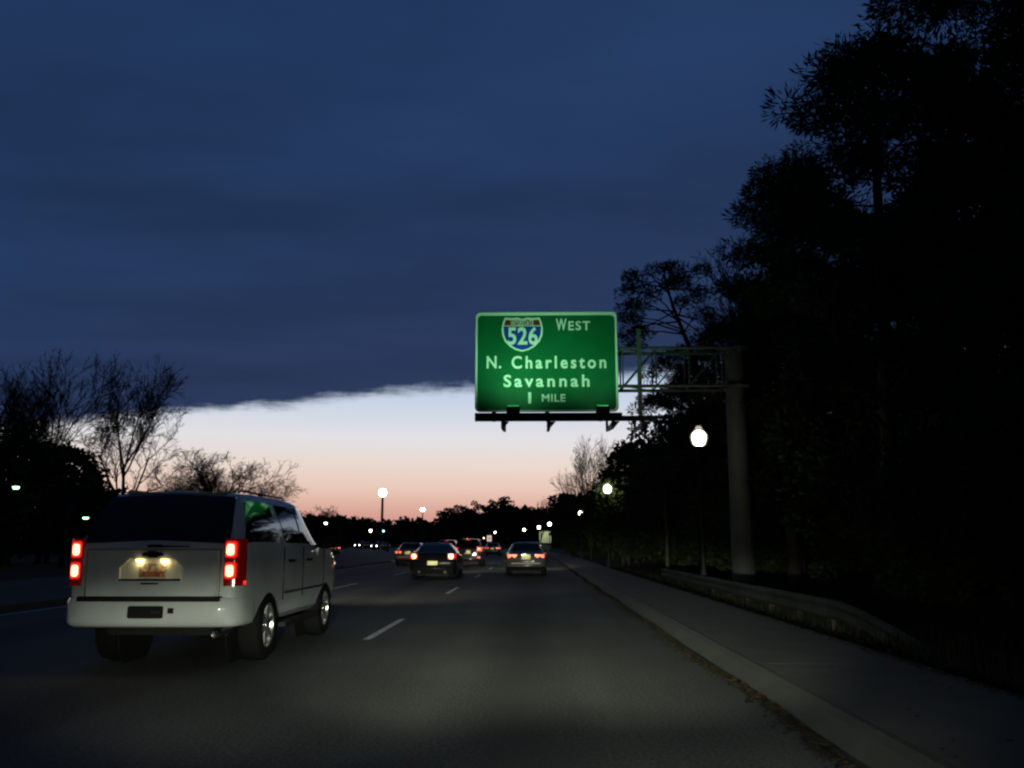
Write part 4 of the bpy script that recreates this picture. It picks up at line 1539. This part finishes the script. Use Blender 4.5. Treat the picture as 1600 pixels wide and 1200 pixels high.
def small_car(name, label, kind, paint, loc, rz=0.0, group='cars on the road ahead', oncoming=False, beams=4200.0, plate_w=.6):
    root = empty(name, loc, rz)
    tag(root, label, 'car', group)
    st = {'sedan': SEDAN, 'coupe': COUPE, 'crossover': CROSS}[kind]
    sh = Shell(st, .02, .09)
    axles = {'sedan': (1.0, 3.72), 'coupe': (.85, 3.5), 'crossover': (.9, 3.55)}[kind]
    r = .34 if kind == 'crossover' else .32
    sh.body('body', paint, root, axles, r + .05, .58, .2)
    MB().box(-.62, .62, .3, 4.0, .17, .30).build('underbody', M['black'], root)
    for ya in axles:
        for s in (1, -1):
            MB().lathe([(r + .045, s * .56), (r + .045, s * .572)], 18, 'x', (0, ya, r * .95)).build('wheel_well', M['black'], root)
    if kind == 'sedan':
        rw, sw, ws, zt = (.85, 1.40), ((1.55, 2.05, 1.72, 2.05), (2.12, 3.25, 2.12, 2.72)), (2.86, 3.42), .965
        lamp = [(.38, .83, .755, .915)]
    elif kind == 'coupe':
        rw, sw, ws, zt = (.36, 1.30), ((.95, 1.45, 1.30, 1.5), (1.52, 3.0, 1.52, 2.45)), (2.58, 3.18), .99
        lamp = [(.58, .88, .79, .985)]
    else:
        rw, sw, ws, zt = (.13, .43), ((.62, 1.2, .72, 1.2), (1.28, 2.05, 1.28, 2.05), (2.12, 3.15, 2.12, 2.6)), (2.74, 3.32), 1.0
        lamp = [(.58, .88, .90, 1.15)]
    sh.top_window('rear_window', M['dark_glass'], root, rw[0], rw[1], .03, .03, .006)
    sh.top_window('windscreen', M['glass'], root, ws[0], ws[1], .03, .03, .006)
    for s in (1, -1):
        for a in sw:
            sh.side_window('side_window', M['glass'], root, s, *a, .06, .9)
        my = sw[-1][1] - .1
        MB().loft([[(s * .90, my, .97), (s * 1.06, my + .02, .98), (s * 1.06, my + .02, 1.09), (s * .92, my, 1.09)],
                   [(s * .90, my + .1, .98), (s * 1.04, my + .1, .99), (s * 1.04, my + .1, 1.08), (s * .92, my + .1, 1.08)]]).build('side_mirror', M['black'] if paint == M['black_car'] else paint, root)
        for (xa, xb, za, zb) in lamp:
            y_in, y_out = -.012, .10
            hs = MB().loft([[(s * xa, y_in + .02, z), (s * (xb - .07), y_in + .025, z), (s * xb, y_out, z), (s * (xb + .012), y_out + .14, z), (s * (xb - .05), y_out + .14, z), (s * xa, .10, z)] for z in (za, zb)])
            tl = hs.build('tail_light', M['red_lit'], root, 30)
            zc = (za + zb) / 2
            if kind == 'sedan':
                bulbs = [(xa + .11, .062), (xb - .12, .062)]
            elif kind == 'coupe':
                bulbs = [((xa + xb) / 2 - .02, .095)]
            else:
                bulbs = [((xa + xb) / 2 - .0, .09)]
            for bx, br in bulbs:
                MB().lathe([(br, .02), (br, -.012), (br * .7, -.022), (.01, -.026)], 14, 'y', (s * bx, 0.0, zc)).build('lamp', (M['tail_warm'] if kind != 'coupe' else M['tail_hot']) if not oncoming else M['dim_red'], tl, 60)
        hy = st[-1][0]
        hz = {'sedan': .66, 'coupe': .62, 'crossover': .76}[kind]
        MB().lathe([(.11, hy - .16), (.11, hy - .03), (.08, hy), (.02, hy + .01)], 14, 'y', (s * .58, 0, hz)).build('headlight', M['head_hot'], root, 60)
    pz = {'sedan': .80, 'coupe': .62, 'crossover': .86}[kind]
    MB().box(-.19, .19, -.022, -.012, pz - .09, pz + .09).build('licence_plate', M['plate'], root)
    MB().box(-.19, .19, -.030, .03, pz + .10, pz + .115).build('plate_trim', paint, root)
    # bumper
    b0, b1 = {'sedan': (.36, .60), 'coupe': (.34, .56), 'crossover': (.42, .66)}[kind]
    loops = []
    for z, ins in ((b0, .05), (b0 + .04, .01), (b1 - .05, 0), (b1, .03)):
        loops.append([(x * (1 - ins * .3), y + ins, z) for x, y in ((-.89, .45), (-.875, .14), (-.78, .01), (-.4, -.05), (0, -.06), (.4, -.05), (.78, .01), (.875, .14), (.89, .45))] + [(.80, .45, z), (.8, .2, z), (-.8, .2, z), (-.80, .45, z)])
    bo = MB().loft(loops).build('rear_bumper', paint, root, 40)
    MB().loft([[(-.80, .02, z), (-.4, -.056, z), (.4, -.056, z), (.80, .02, z), (.80, .3, z), (-.80, .3, z)] for z in (b0 - .12, b0 + .05)]).build('valance', M['rubber'], bo)
    if kind == 'sedan':
        MB().box(-.62, .62, -.070, -.04, b1 - .075, b1 - .035).build('bumper_trim', M['trim'], bo)
    if kind == 'crossover':
        for s in (1, -1):
            MB().box(min(s * .60, s * .76), max(s * .60, s * .76), -.028, .02, b1 - .14, b1 - .07).build('reflector', M['tail_glow'], bo)
        MB().box(-.12, .12, .40, .44, 1.585, 1.612).build('high_brake_lamp', M['tail_glow'], root)
    if kind == 'coupe':
        for s in (1, -1):
            MB().lathe([(.045, -.06), (.05, .06), (.04, .06)], 12, 'y', (s * .5, 0, .31)).build('exhaust_pipe', M['galv'], root, 60)
    if kind == 'sedan':
        MB().lathe([(.04, -.004), (.04, .03)], 14, 'y', (0, 0, .93)).build('emblem', M['galv'], root)
    add_wheels(root, axles, r, .21, .765, 5)
    if not oncoming:
        point('plate_light', (0, -.14, pz + .13), .55, (1.0, .92, .45), root, .02)
    if beams:
        hy = st[-1][0]
        spot('headlight_beam', (0, hy + .1, .72), (0, hy + 16, -.35), beams, 60, 13, (1, .90, .70), root, 1.0)
    return root


def road_pos(x, Y):
    return (x + bend(Y), Y, gz(Y) + .002)


small_car('sedan', 'silver sedan in the right lane with four round tail lamps', 'sedan', M['silver_car'], road_pos(-.33, 38.6))
small_car('coupe', 'black coupe with narrow cabin ahead of the white vehicle', 'coupe', M['black_car'], road_pos(-3.85, 34.6))
small_car('crossover', 'dark crossover with lit brake lamps just beyond the black coupe', 'crossover', M['grey_car'], road_pos(-4.0, 55.0), beams=3000)
small_car('sedan', 'grey sedan in the left lane partly hidden behind the black coupe', 'sedan', M['silver_car'], road_pos(-7.9, 57.0))
small_car('crossover', 'crossover showing only its roof between the black coupe and the dark crossover', 'crossover', M['silver_car'], road_pos(-7.3, 76.0), beams=0)
small_car('sedan', 'far sedan with red brake lamps below the small square sign', 'sedan', M['grey_car'], road_pos(-4.2, 98.0), beams=0)
p = W(573, 853, 190)
small_car('sedan', 'oncoming car with white headlights, left one of the pair beyond the median', 'sedan', M['grey_car'], (p.x, 194, gz(190)), math.pi * .86, 'oncoming cars beyond the median', True, 0)
p = W(599, 854, 170)
small_car('sedan', 'oncoming car with white headlights, right one of the pair beyond the median', 'sedan', M['grey_car'], (p.x, 174, gz(170)), math.pi * .88, 'oncoming cars beyond the median', True, 0)
p = W(524, 851, 105)
small_car('sedan', 'car with red tail lamps turning away beyond the white vehicle bonnet', 'sedan', M['black_car'], (p.x, 105, gz(105)), .95, 'oncoming cars beyond the median', False, 0)
